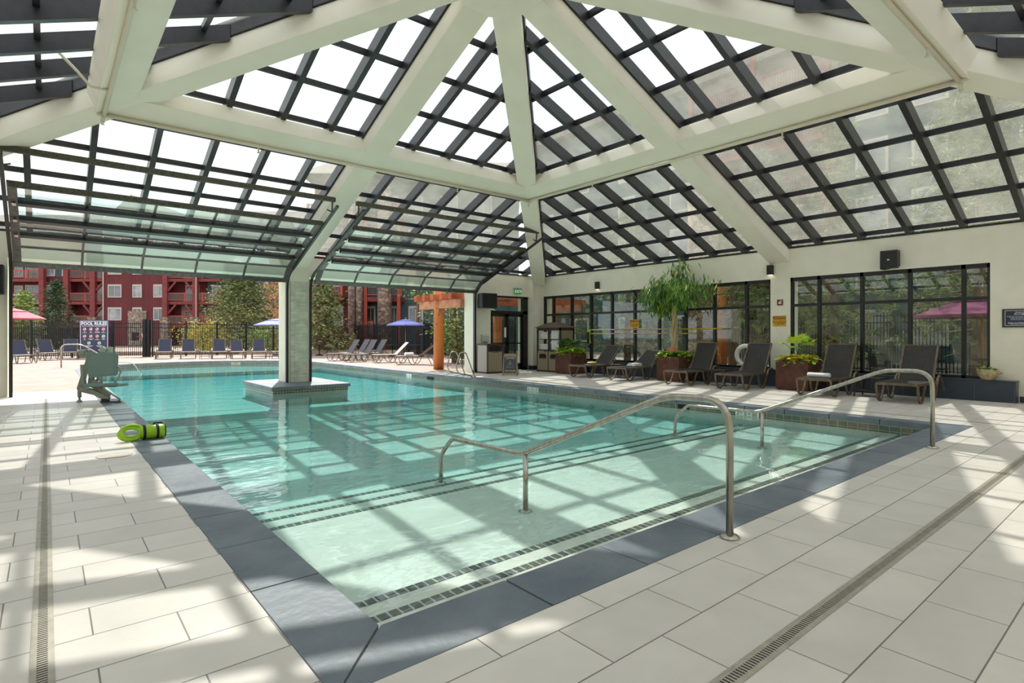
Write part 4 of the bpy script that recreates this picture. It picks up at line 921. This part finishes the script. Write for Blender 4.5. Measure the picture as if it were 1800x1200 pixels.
o = MB().bar(site(-28,36.5,.12), site(-9,40.5,.12), .4, .24).bar(site(-9,40.5,.12), site(4,36,.12), .4, .24).build('retaining_curb', mat('tan_stone_curb',(172,150,128),(150,128,108),6,.9)); tag(o, 'low tan stone curb at the foot of the iron fence', 'curb', kind='structure')
# pool rules sign
NAVY = mat('navy_sign_panel', (52,50,74), None, 5, .5)
rs = empty('pool_rules_sign', S(166,31.8), R(-YAW), 'large navy board reading POOL RULES with rows of round symbols', 'sign')
MB().box(-.83,.83,-.03,.0,.15,2.18).build('sign_panel', NAVY, rs)
q = MB()
for (a,b_,c_,d_) in ((-.78,.78,2.10,2.125),(-.78,-.755,.2,2.12),(.755,.78,.2,2.12),(-.78,.78,.2,.225)): q.box(a,b_,-.036,-.03,c_,d_)
q.build('border_line', WHT, rs)
text('POOL RULES', .25, WHT, rs, (0,-.034,1.97), FACE_NEG_Y, 'lettering', .008, .002, sx=1.02)
text('SWIM AT YOUR OWN RISK - NO LIFEGUARD ON DUTY', .054, WHT, rs, (0,-.034,1.83), FACE_NEG_Y, 'lettering', .001, .002)
DRED = mat('prohibition_red', (196,70,72), None, 5, .6); SGR = mat('sign_green', (120,176,140), None, 5, .6)
words = [['NO\nRUNNING','NO\nDIVING','NO GLASS\nCONTAINERS','NO\nSMOKING'],['NO\nPETS','NO FOOD OR\nDRINK','NO\nALCOHOL','SHOWER\nFIRST']]
def disc(x, z, red, r_=.105):
    q = MB(); q.lathe([(r_,-.004),(r_,.004)], (x,-.036,z), 24, 'y'); d = q.build('symbol_disc', WHT, rs)
    q = MB(); M = Matrix.Rotation(R(90),3,'X'); q.torus((x,-.042,z), r_*.9, .011, 24, 5, M)
    if red: q.bar((x-r_*.6,-.043,z+r_*.6),(x+r_*.6,-.043,z-r_*.6),.004,.018,up=(0,1,0))
    q.build('symbol_ring', DRED if red else SGR, rs)
    q = MB().lathe([(.02,-.003),(.02,.003)],(x-.01,-.043,z+.045),10,'y').bar((x-.01,-.043,z+.03),(x+.005,-.043,z-.03),.004,.032,up=(0,1,0)).bar((x,-.043,z-.03),(x+.04,-.043,z-.06),.004,.016,up=(0,1,0)).bar((x,-.043,z-.03),(x-.045,-.043,z-.05),.004,.016,up=(0,1,0)); q.build('symbol_figure', INK, rs)
for rr in range(2):
    for k in range(4):
        x, z = -.53+.355*k, 1.66-.40*rr; disc(x, z, not (rr == 1 and k == 3)); text(words[rr][k], .05, WHT, rs, (x,-.034,z-.17), FACE_NEG_Y, 'lettering', .001, .002)
for x, tx in ((-.28,'CHILDREN MUST BE\nSUPERVISED'),(.30,'SWIM DIAPERS\nREQUIRED')): disc(x, .87, False); text(tx, .05, WHT, rs, (x,-.034,.70), FACE_NEG_Y, 'lettering', .001, .002)
text('POOL HOURS ARE POSTED\nAT THE GATE', .05, WHT, rs, (-.4,-.034,.48), FACE_NEG_Y, 'lettering', .001, .002); text('CALL 911 IN AN\nEMERGENCY', .05, WHT, rs, (.4,-.034,.48), FACE_NEG_Y, 'lettering', .001, .002)
# outdoor loungers
base = lounger(.70, 'sling')
def outl(loc, ang, label, grp, rise=None, mat_=None):
    global base
    if rise or mat_:
        r = lounger(rise or .70, 'sling')
        if mat_:
            for ch in r.children:
                if ch.name.startswith(('backrest','seat')): ch.data.materials[0] = mat_
    else: r = copy_tree(base)
    r.location = loc; r.rotation_euler = (0,0,ang); tag(r, label, 'lounger', grp); return r
tocam = R(90-YAW)   # head end away from the camera
row = [(286,31.0,0),(331,31.2,.1),(386,31.4,.05),(421,31.3,.2),(456,31.5,-.05)]
names = ['leftmost navy lounger in the row of five behind the pool, beside the gate','second navy lounger from the left in the row of five behind the pool','middle navy lounger in the row of five behind the far pool edge','lower-backed navy lounger, fourth in the row of five behind the pool','rightmost navy lounger in the row of five, just left of the pool column']
for (px, d, a), nm in zip(row, names):
    outl(S(px, d), tocam+R(27)+a*.5, nm, 'navy loungers in the row at the far pool edge', rise=.62 if 'lower' in nm else None)
side_table(S(361,31.6), 'pale little side table between the second and middle far loungers', .40, .24, BRONZE, 'patio side tables')
side_table(S(484,31.8), 'little side table right of the far lounger row, beside the pool column', .40, .24, BRONZE, 'patio side tables')
rt = [(604,28.8,0,None,'navy lounger directly right of the pool column, facing left'),(625,30.0,0,None,'navy lounger behind the first one right of the pool column'),(633,27.6,0,None,'middle navy lounger of the right patio group'),(655,29.5,0,None,'navy lounger standing behind the white-backed lounger'),(682,27.0,0,1,'white-backed lounger in the right patio group'),]
SLW = mat('white_sling_fabric', (224,220,210), None, 5, .8)
for px, d, a, wh, nm in rt:
    px2 = px-26
    outl(S(px2, d), R(-YAW)+R(26 if wh else 38), nm, 'loungers of the right patio group', rise=.58 if wh else None, mat_=SLW if wh else None)
outl(S(697,25.5), R(-YAW)+R(-4), 'grey lounger near the blue umbrella with a towel on it', 'loungers of the right patio group', rise=.5, mat_=SEATF)
o = towel_roll((0,0,0), 0, .4, .09, 'bunched white towel on the grey lounger near the blue umbrella', 'bunched_towel'); p_ = S(719,25.5); o.location = (p_[0], p_[1], .47)
for px, d, nm in ((96,29.5,'navy lounger left of the pool rules sign, leaning back to the left'),(49,26.3,'navy lounger half hidden by the left door track'),):
    outl(S(px, d), R(180-YAW)-R(33), nm, 'loungers at the left edge of the patio')
outl(S(121,30.5), tocam+R(35), 'navy lounger partly behind the pool lift', 'loungers at the left edge of the patio')
for ch in [x for x in col.objects if x.parent == base]: bpy.data.objects.remove(ch)
bpy.data.objects.remove(base)
# umbrellas
WOODP = mat('orange_wood_pole', (170,104,58), (150,88,46), 9, .6)
def umbrella(loc, m, label, rad=1.28, zr=2.02, zt_=2.40):
    r = empty('patio_umbrella', loc, R(12), label, 'umbrella', 'patio umbrellas')
    n = 8; q = MB(); vs = []
    for rr, z in ((rad, zr), (rad*.42, zr+(zt_-zr)*.66)):
        for k in range(n): a = 2*math.pi*k/n; vs.append((rr*math.cos(a), rr*math.sin(a), z))
    q.add(vs, [(k,(k+1)%n,n+(k+1)%n,n+k) for k in range(n)])
    q.add([(rad*math.cos(2*math.pi*k/n), rad*math.sin(2*math.pi*k/n), zr) for k in range(n)]+[(rad*.99*math.cos(2*math.pi*k/n), rad*.99*math.sin(2*math.pi*k/n), zr-.07) for k in range(n)], [(k,(k+1)%n,n+(k+1)%n,n+k) for k in range(n)])
    q.build('canopy', m, r)
    q = MB(); vs = [(rad*.46*math.cos(2*math.pi*k/n), rad*.46*math.sin(2*math.pi*k/n), zr+(zt_-zr)*.70) for k in range(n)]+[(0,0,zt_)]
    q.add(vs, [(k,(k+1)%n,n) for k in range(n)]); q.build('vent_cap', m, r)
    MB().tube([(0,0,0),(0,0,zt_+.02)],.03,8).build('pole', WOODP, r); MB().lathe([(.02,0),(.04,.05),(.01,.14)],(0,0,zt_),8).build('finial', WOODP, r)
    MB().lathe([(.28,0),(.28,.06),(.05,.1)],(0,0,0),14).build('umbrella_base', IRON, r)
BLU = mat('periwinkle_canvas', (146,150,206), (134,138,198), 3, .85); PNK = mat('faded_red_canvas', (222,116,128), (212,104,116), 3, .85)
umbrella(S(713,36.5), BLU, 'open blue umbrella between the pool column and the log post', 1.22, 2.0, 2.36)
umbrella(S(487,37), BLU, 'open blue umbrella partly hidden behind the pool column', 1.5, 2.0, 2.42)
umbrella(S(24,36), PNK, 'open faded red umbrella at the left edge of the patio', 1.65, 2.4, 3.05)
umbrella((18.3,3.35,0), mat('burgundy_reflection',(120,40,84),None,4,.85), 'burgundy umbrella shape added for a reddish reflection in the near windows', 1.45, 1.85, 2.35)  # added umbrella; its burgundy stands in for a reflection on the window glass
# dark patio dining sets
def patio_set(loc, rz, label):
    r = empty('patio_table', loc, rz, label+', round dark table', 'table', 'dark patio tables')
    MB().lathe([(.5,.70),(.5,.73)],(0,0,0),20).build('table_top', IRON, r); MB().tube([(0,0,.7),(0,0,.1)],.03,8).build('pedestal', IRON, r); MB().lathe([(.25,0),(.25,.03),(.04,.12)],(0,0,0),14).build('foot', IRON, r)
def patio_chair(loc, rz, label):
    r = empty('patio_chair', loc, rz, label, 'chair', 'dark patio chairs')
    MB().box(-.25,.25,-.25,.25,.42,.45).build('seat', IRON, r); q = MB()
    for x in (-.24,.24): q.tube([(x,.24,.42),(x,.30,.85)],.014,6).tube([(x,-.2,.64),(x,.26,.66)],.016,6).tube([(x,-.22,.45),(x,-.2,.64)],.012,6)
    q.bar((-.24,.30,.85),(.24,.30,.85),.02,.04); q.build('back_frame', IRON, r); MB().bar((-.22,.285,.66),(.22,.285,.66),.015,.3).build('backrest', mat('dark_mesh',(44,44,48),None,5,.8), r)
    for x in (-.22,.22):
        for y in (-.22,.22): MB().tube([(x,y,.42),(x*1.05,y*1.05,0)],.013,6).build('leg', IRON, r)
k = 0
for px, d, lb in ((561,36,'directly right of the pool column'),(690,34.5,'left of the blue umbrella pole'),(735,34,'right of the blue umbrella pole')):
    p_ = S(px,d); patio_set(p_, 0, 'dark patio dining table '+lb)
    for j, nm in enumerate(('left','right')):
        an = R(180-YAW) if j == 0 else R(-YAW); q_ = Vector(p_)+Vector((math.cos(an),math.sin(an),0))*.85
        patio_chair(q_, an-R(90), 'dark patio chair on the %s side of the table %s' % (nm, lb))
patio_set((18.3,3.35,0), 0, 'dark patio table under the added burgundy reflection umbrella outside the windows')
for y, nm in ((2.35,'near'),(4.35,'far')): patio_chair((18.3,y,0), R(0 if nm == 'far' else 180), 'dark chair at the %s side of the table outside the near windows' % nm)
patio_chair((17.2,7.6,0), R(100), 'dark chair standing outside the windows behind the life ring'); patio_chair((16.6,5.0,0), R(80), 'dark chair outside the windows behind the nearest lounger')
# log post and pergola
LOG = mat('orange_varnished_log', (196,116,46), (160,84,34), 2.2, .5, bump=.3, bsc=6, stretch=(1,1,.25))
lp = empty('pergola', (11.75, 18.65, 0), 0, 'log pergola on an orange round timber post outside the exit door', 'pergola')
q = MB(); pts = [(0,0,z) for z in (0,.4,.9,1.5,2.1,2.6,3.05)]; q.tube(pts, [.20,.205,.20,.195,.19,.185,.18], 20); q.build('log_post', LOG, lp)
q = MB();
for (z, a) in ((1.75,R(215)),(1.12,R(228)),(2.35,R(222)),(2.1,R(240)),(.5,R(240))): q.lathe([(.001,0),(.028,.006),(.034,.0)], (math.cos(a)*.192, math.sin(a)*.192, z), 10, 'y')
q.build('knots', mat('dark_knot',(110,62,34),None,5,.7), lp)
PAL = mat('pale_rough_timber', (196,138,106), (170,112,82), 3, .8)
MB().box(-.13,.13,-1.68,1.25,2.36,2.66).build('cross_beam', PAL, lp); MB().box(-.15,.15,-.2,-.14,2.2,2.9).build('bolt_plate', PAL, lp)
MB().box(6.0,6.26,-1.68,1.25,2.36,2.66).build('cross_beam', PAL, lp)
for k in range(5): y = -1.45+.62*k; MB().box(-.45,6.7,y-.1,y+.1,2.66,2.88).build('purlin_timber', mat('rust_timber',(178,96,62),(150,78,52),3,.8), lp)
for x, y in ((3.0,.1),(6.13,0)): MB().tube([(x,y,0),(x,y,2.36)],.19,16).build('log_post', LOG, lp)
# ------------------------------------------------------------ buildings
REDW = brickmat('dark_red_board_siding', (112,42,44), (100,36,40), (78,28,32), .3, 40, .02, 0, (0,0,0), (R(90),0,0), .8, .4, .85, varscale=.7)
REDB = mat('red_timber', (128,52,48), (112,44,42), 2, .7); ORW = mat('orange_red_rail', (168,72,48), None, 2, .7)
TEAL = mat('dark_teal_siding', (70,88,90), (60,78,82), 2, .85); WFR = mat('pale_window_trim', (190,178,164), None, 5, .7)
def stonemat(name, cols, sc_=3.4):
    m = bpy.data.materials.new(name); m.use_nodes = True; nt = m.node_tree; b = nt.nodes['Principled BSDF']; b.inputs['Roughness'].default_value = .9
    tc = N(nt,'ShaderNodeTexCoord'); mp = N(nt,'ShaderNodeMapping'); mp.inputs['Scale'].default_value = (1,1,1.35); v = N(nt,'ShaderNodeTexVoronoi'); v.inputs['Scale'].default_value = sc_
    v2 = N(nt,'ShaderNodeTexVoronoi', feature='DISTANCE_TO_EDGE'); v2.inputs['Scale'].default_value = sc_
    nt.links.new(tc.outputs['Object'], mp.inputs[0]); nt.links.new(mp.outputs[0], v.inputs['Vector']); nt.links.new(mp.outputs[0], v2.inputs['Vector'])
    cr = N(nt,'ShaderNodeValToRGB'); cr.color_ramp.elements[0].color = L(cols[0]); cr.color_ramp.elements[1].color = L(cols[-1])
    for i, c in enumerate(cols[1:-1]): e = cr.color_ramp.elements.new((i+1)/(len(cols)-1)); e.color = L(c)
    se = N(nt,'ShaderNodeSeparateColor'); nt.links.new(v.outputs['Color'], se.inputs[0]); nt.links.new(se.outputs[0], cr.inputs[0])
    c2 = N(nt,'ShaderNodeValToRGB'); c2.color_ramp.elements[0].position = .01; c2.color_ramp.elements[1].position = .06; c2.color_ramp.elements[0].color = (.35,.33,.31,1)
    nt.links.new(v2.outputs[0], c2.inputs[0]); mx = N(nt,'ShaderNodeMix', data_type='RGBA', blend_type='MULTIPLY'); mx.inputs[0].default_value = 1
    nt.links.new(cr.outputs[0], mx.inputs[6]); nt.links.new(c2.outputs[0], mx.inputs[7]); nt.links.new(mx.outputs[2], b.inputs['Base Color'])
    bp = N(nt,'ShaderNodeBump'); bp.inputs['Strength'].default_value = .6; bp.inputs['Distance'].default_value = .05; nt.links.new(c2.outputs[0], bp.inputs['Height']); nt.links.new(bp.outputs[0], b.inputs['Normal'])
    _m[name] = m; return m
STONE = stonemat('brown_river_stone', [(128,106,94),(164,138,120),(112,92,86),(186,160,138),(142,124,112)])
PANE = mat('dark_window_glass', (60,66,70), (110,116,118), .6, .12, spec=.9); CURT = mat('pale_curtain', (170,170,172), (120,122,126), 1.2, .3)
ROOFS = mat('brown_shingle_roof', (112,100,92), (92,82,76), 3, .9)
def bwin(b, x, z, w_, h, y=0, lintel=True, m=PANE):
    f_ = MB().box(x-w_/2-.12,x+w_/2+.12,y-.08,y+.02,z-.12,z).box(x-w_/2-.12,x+w_/2+.12,y-.08,y+.02,z+h,z+h+(.2 if lintel else .12)).box(x-w_/2-.12,x-w_/2,y-.08,y+.02,z,z+h).box(x+w_/2,x+w_/2+.12,y-.08,y+.02,z,z+h).box(x-.03,x+.03,y-.06,y+.02,z,z+h).build('window', WFR, b)
    MB().box(x-w_/2,x+w_/2,y-.03,y+.02,z,z+h).build('pane', m, f_)
def balcony(b, x0, x1, z, dep, y=0, chairs=False, posts=True):
    MB().box(x0,x1,y-dep,y,z-.38,z).build('balcony_floor', REDB, b)
    r_ = MB().box(x0,x1,y-dep,y-dep+.08,z+1.0,z+1.12).box(x0,x1,y-dep,y-dep+.06,z+.12,z+.2)
    k = max(1,int((x1-x0)/1.9)); 
    for i in range(k+1): xx = x0+(x1-x0)*i/k; r_.box(xx-.09,xx+.09,y-dep-.03,y-dep+.12,z,z+1.15)
    rl = r_.build('balcony_rail', ORW, b)
    q = MB(); xx = x0
    while xx < x1: q.box(xx-.015,xx+.015,y-dep+.01,y-dep+.05,z+.15,z+1.0); xx += .13
    q.build('balusters', mat('grey_baluster',(150,130,124),None,5,.6), rl)
RB = empty('red_apartment_building', site(0,72), R(-YAW), 'long dark red lodge building with balconies across the background', 'building')
kx = 72/986
def X72(px): return (px-900)*kx
MB().box(X72(182),X72(290),0,12,0,15.5).build('main_wall', REDW, RB)
MB().box(X72(-120),X72(182),1.8,12,0,14.5).build('wing_wall', REDW, RB)
MB().box(X72(76),X72(115),.9,2,8.9,14.6).build('teal_bay', TEAL, RB); MB().box(X72(70),X72(116),.85,1.9,0,8.9).build('bay_wall', REDW, RB)
MB().box(X72(290),X72(356),1.8,12,0,15).build('wing_wall', REDW, RB); MB().box(X72(305),X72(356),1.7,1.9,0,5.4).build('stone_wall', STONE, RB)
MB().box(X72(356),X72(520),1.2,12,5.2,15).build('teal_wall', TEAL, RB); MB().box(X72(356),X72(520),1.1,12,0,5.2).build('stone_wall', STONE, RB)
for k in range(5):
    z = 2.68+2.94*k
    for px, w_ in ((202,1.5),(241.5,.95),(279,1.05)): bwin(RB, X72(px), z+.62, w_, 1.35, 0, True, PANE if (k+int(px))%2 else CURT)
    for px in (12,67,80,108,): bwin(RB, X72(px), z+.5, .9, 1.5, .85 if px in (80,108) else 1.8, True, CURT)
    for px in (36,152,325): bwin(RB, X72(px), z+.1, 1.6, 1.95, 1.8, True, PANE)
    if k < 5:
        balcony(RB, X72(-60), X72(72), z, 1.6, 1.8); balcony(RB, X72(114), X72(181), z, 1.6, 1.8); balcony(RB, X72(291), X72(386), z, 1.6, 1.8)
    bwin(RB, X72(372), z+.4, .9, 1.6, 1.2)
for px in (73,116,163,290,343):
    MB().box(X72(px)-.32,X72(px)+.32,-.1,.4,0,14.8).build('timber_post', REDB, RB)
for px, s_ in ((163,-1),(163,1),(290,1),(343,-1)):
    for k in range(1,5): z = 2.3+2.94*k; MB().bar((X72(px)+.3*s_,.15,z-1.2),(X72(px)+1.3*s_,.15,z-.05),.2,.22).build('bracket', REDB, RB)
for px in (163,290,343): MB().box(X72(px)-.5,X72(px)+.5,-.3,.7,0,3.6).build('stone_pier', STONE, RB)
for px in (182.5,345.5): MB().box(X72(px)-.05,X72(px)+.05,-.15,-.05,1,15).build('downpipe', WFR, RB)
MB().box(X72(226),X72(258),-.15,.1,0,4.4).build('stone_chimney_base', STONE, RB)
MB().prismy([(X72(178),15.4),(X72(294),15.4),(X72(236),19.2)], -.6, 13).build('gable_roof', ROOFS, RB)
MB().prismx([(-.5,14.4),(12.5,14.4),(6,18)], X72(-120), X72(182)).build('roof', ROOFS, RB); MB().prismx([(-.8,14.9),(12.5,14.9),(6,18.5)], X72(292), X72(525)).build('roof', ROOFS, RB)
# right hand lodge, dark teal with stone columns
TB = empty('teal_lodge_building', site(0,47), R(-YAW), 'dark teal lodge building with tall stone columns beyond the right door', 'building')
kk = 47/986
def X47(px): return (px-900)*kk
MB().box(X47(560),X47(912),0,10,0,14).build('main_wall', TEAL, TB); MB().box(X47(560),X47(640),-.9,.2,0,14).build('red_wall', REDW, TB)
for px, w_, dep in ((618,.25,-2.4),(631.5,.27,-2.2),(676,.50,-2.6)):
    cx_ = (px-900)*(47+dep)/986; MB().tube([(cx_,dep,0),(cx_,dep,13)], w_*1.1, 14).build('stone_column', STONE, TB)
for px, w_ in ((590,1.6),(652,.55),(693,.42),(731,1.0),(790,1.2),(850,1.2)):
    for z in (2.2, 5.4, 8.6, 11.4): bwin(TB, X47(px), z, w_, 1.35, -.9 if px < 640 else 0)
for z in (4.4, 7.6, 10.6): balcony(TB, X47(560), X47(616), z, 1.6, -.9); balcony(TB, X47(636), X47(712), z, 1.9, 0)
balcony(TB, X47(637), X47(664), 1.3, 1.9, 0)
for px in (653,709): MB().box(X47(px)-.13,X47(px)+.13,-2.0,-1.7,0,12).build('timber_post', ORW, TB)
MB().prismx([(-3.4,13.9),(10.5,13.9),(4,17)], X47(550), X47(915)).build('roof', ROOFS, TB)
# tall lodge right of the hall
RG = empty('balcony_lodge_building', (33, 8, 0), 0, 'tall lodge block with balconies seen through the right roof and windows', 'building')
MB().box(0,12,-26,29,0,17.4).build('main_wall', TEAL, RG); MB().box(-.3,0,-14,-6,0,17.4).build('stone_wall', STONE, RG); MB().box(-.3,0,4,12,0,17.4).build('brown_wall', mat('brown_siding',(124,108,98),(108,94,86),2,.85), RG)
MB().box(-.9,13,-27,30,17.4,18.1).build('roof_edge', ROOFS, RG)
for k in range(5):
    z = .9+2.95*k
    for yy in (-24,-20,-16,-4,0,2.5,14,18.5,23,27):
        f_ = MB().box(-.08,.02,yy-.75,yy+.75,z-.1,z+1.75).build('window', WFR, RG); MB().box(-.1,-.07,yy-.62,yy+.62,z+.02,z+1.6).build('pane', PANE if (k+int(yy))%2 else CURT, f_)
    for y0, y1 in ((-14,-6),(4,12)):
        MB().box(-1.8,0,y0,y1,z+1.9,z+2.2).build('balcony_floor', REDB, RG); q = MB().box(-1.8,-1.72,y0,y1,z+3.15,z+3.27)
        yy = y0
        while yy <= y1: q.box(-1.79,-1.75,yy-.02,yy+.02,z+2.2,z+3.2); yy += .16
        q.build('balcony_rail', REDB if y0 > 0 else WFR, RG)
for y in (-14,-10,-6,4,8,12): MB().box(-1.9,-1.6,y-.15,y+.15,0,17.4).build('timber_post', REDB, RG)
o = MB().tube([(21.5,13.2,0),(21.5,13.2,9)],.62,16).build('stone_column', STONE); tag(o, 'thick river-stone column outside the window wall behind the tree', 'column')
for x_, y_ in ((20.9,12.0),(21.6,9.6)):
    o = MB().tube([(x_,y_,0),(x_,y_,4.4)],.2,12).build('log_post', LOG); tag(o, 'orange log post outside, seen through the %s windows' % ('middle' if y_ > 10 else 'right-hand end of the far'), 'post')
# ------------------------------------------------------------ trees
NE1 = mat('pine_needles_mid', (74,92,48), (122,132,66), 1.2, .8); NE2 = mat('spruce_needles_dark', (44,66,40), (66,86,48), 1.2, .8)
NE3 = mat('pine_needles_olive', (112,118,70), (150,150,96), 1.2, .8); LG = mat('bright_leaf', (112,142,60), (150,172,84), 1.2, .7); AUT = mat('autumn_leaf', (214,160,84), (190,130,60), 1.2, .7)
def tree(name, loc, h, rad, m, label, n=1600, base=.12, shape='cone', ls=.28, seed=1, cat='tree', trunk=.18, m2=None, tuft=0):
    rn = random.Random(seed); r = empty(name, loc, 0, label, cat)
    MB().tube([(0,0,0),(rn.uniform(-.1,.1),0,h*.5),(0,rn.uniform(-.1,.1),h*.95)], [trunk, trunk*.6, trunk*.15], 8).build('trunk', TRUNK, r)
    qs_ = [MB(), MB()]; bq = MB(); nb = max(14, int(h*5))
    cl = []
    for i in range(nb):
        f_ = i/nb; z = h*(base+(1-base)*f_); a = i*2.4+rn.uniform(-.3,.3)
        rr = rad*((1-f_)**.8 if shape == 'cone' else math.sqrt(max(.05,1-(2*f_-1)**2)))*rn.uniform(.7,1.1)+.1
        dz = -.12*rr if shape == 'cone' else .25*rr
        e_ = Vector((math.cos(a)*rr, math.sin(a)*rr, z+dz)); bq.tube([(0,0,z),e_], [.03*trunk/.18,.008], 4, False)
        for u in (.35,.6,.8,1): cl.append((Vector((0,0,z)).lerp(e_,u), rr))
    for i in range(n):
        c_, rr = cl[rn.randrange(len(cl))]; s_ = rr*.16+.12
        p_ = c_+Vector((rn.gauss(0,s_),rn.gauss(0,s_),rn.gauss(0,s_*.7))); a = rn.uniform(0,6.28)
        if tuft:
            d0 = Vector((math.cos(a),math.sin(a),rn.uniform(-.2,.7))); k_ = 1 if (m2 and rn.random() < .35) else 0
            for j in range(tuft):
                d1 = d0+Vector((rn.gauss(0,.6),rn.gauss(0,.6),rn.gauss(0,.6))); qs_[k_].leaf(p_, d1, ls*rn.uniform(.6,1.1), ls*.11, .1, Vector((rn.uniform(-1,1),rn.uniform(-1,1),rn.uniform(0,1))))
            continue
        qs_[1 if (m2 and rn.random() < .35) else 0].leaf(p_, (math.cos(a),math.sin(a),rn.uniform(-.5,.6)), ls*rn.uniform(.6,1.3), ls*rn.uniform(.25,.5), .2, Vector((rn.uniform(-1,1),rn.uniform(-1,1),rn.uniform(0,1))))
    qs_[0].build('foliage', m, r); bq.build('branches', TRUNK, r)
    if m2: qs_[1].build('foliage', m2, r)
    return r
tree('pine_tree', S(428,48), 7.6, 4.0, NE1, 'broad shaggy pine left of the pool column', 8000, .08, 'cone', .34, 2, m2=NE3)
tree('spruce_tree', S(100,52), 6.4, 1.7, NE2, 'dark cone-shaped spruce in front of the red building', 3600, .1, 'cone', .28, 3)
tree('young_pine_tree', S(42,48), 5.1, 1.7, LG, 'light green young pine above the faded red umbrella', 2600, .15, 'cone', .28, 4, m2=NE1)
tree('autumn_tree', S(494,56) , 6.6, 2.6, AUT, 'orange autumn tree behind the broad pine', 2200, .35, 'round', .26, 5)
tree('olive_pine_tree', S(570,40), 5.6, 2.0, NE3, 'olive-green pine directly right of the pool column', 4200, .08, 'cone', .3, 6, m2=NE1)
tree('leafy_tree', S(735,39), 6.0, 2.0, LG, 'loose leafy tree behind the blue umbrella', 650, .6, 'round', .26, 7, m2=NE1)
tree('leafy_tree', S(800,27), 4.4, 1.6, NE1, 'bushy tree between the log post and the exit door', 2600, .12, 'round', .24, 8, m2=LG)
tree('round_bush', S(357,42), 2.1, 1.6, mat('yellow_green_leaf',(168,176,60),(206,180,70),1.2,.7), 'yellow-green bush behind the far lounger row', 1800, .05, 'round', .22, 9, 'bush', .05)
tree('round_bush', S(470,43), 1.7, 1.8, LG, 'pale green bush behind the fence left of the pool column', 1300, .05, 'round', .22, 10, 'bush', .05)
tree('round_bush', S(812,26), 1.2, 1.0, NE1, 'low dark bush at the fence behind the ladder', 700, .05, 'round', .16, 12, 'bush', .04)
# pines outside the window wall
tree('window_pine_tree', (19.6,7.3,0), 8.5, 1.8, NE3, 'pine close outside the near windows, left part', 900, .12, 'cone', .26, 21, trunk=.17, m2=NE1, tuft=9)
tree('window_pine_tree', (20.9,3.9,0), 9.0, 1.7, NE1, 'pine close outside the near windows, right part', 900, .15, 'cone', .28, 22, trunk=.2, m2=NE3, tuft=9)
tree('window_pine_tree', (19.2,15.4,0), 7.0, 1.8, NE3, 'olive pine outside the far end of the window wall', 900, .12, 'cone', .26, 23, trunk=.16, m2=NE1, tuft=8)
tree('window_pine_tree', (19.4,10.7,0), 7.2, 1.5, NE1, 'pine outside behind the indoor tree', 600, .2, 'cone', .24, 24, trunk=.16, m2=NE3, tuft=8)
tree('tall_pine_tree', (26.3,-2.5,0), 15.0, 3.4, NE3, 'tall hazy pine seen through the right roof glass, nearest the viewer', 1900, .15, 'cone', .5, 25, trunk=.3, m2=NE1, tuft=8)
tree('tall_pine_tree', (26.8,5.0,0), 13.5, 3.4, NE1, 'tall hazy pine seen through the middle of the right roof glass', 1900, .15, 'cone', .5, 26, trunk=.3, m2=NE3, tuft=8)
tree('tall_pine_tree', (27.2,13.5,0), 10.5, 2.9, NE1, 'tall hazy pine seen through the far part of the right roof glass', 1500, .15, 'cone', .45, 27, trunk=.3, m2=NE2, tuft=8)
tree('window_pine_tree', (20.6,20.2,0), 6.5, 1.5, NE1, 'pine outside beyond the towel cabinet, near the pergola', 800, .08, 'cone', .26, 29, trunk=.16, m2=NE3, tuft=8)
tree('round_bush', (17.1,12.2,0), 1.3, .9, NE2, 'dark bush outside the windows behind the reclined loungers', 900, .02, 'round', .16, 31, 'bush', .04)
tree('round_bush', (24.9,9.3,0), 2.2, 1.4, NE1, 'bush beyond the fence outside the windows, left one', 1200, .02, 'round', .2, 32, 'bush', .04)
tree('round_bush', (24.9,1.6,0), 2.4, 1.5, NE2, 'bush beyond the fence outside the windows, right one', 1200, .02, 'round', .2, 33, 'bush', .04)
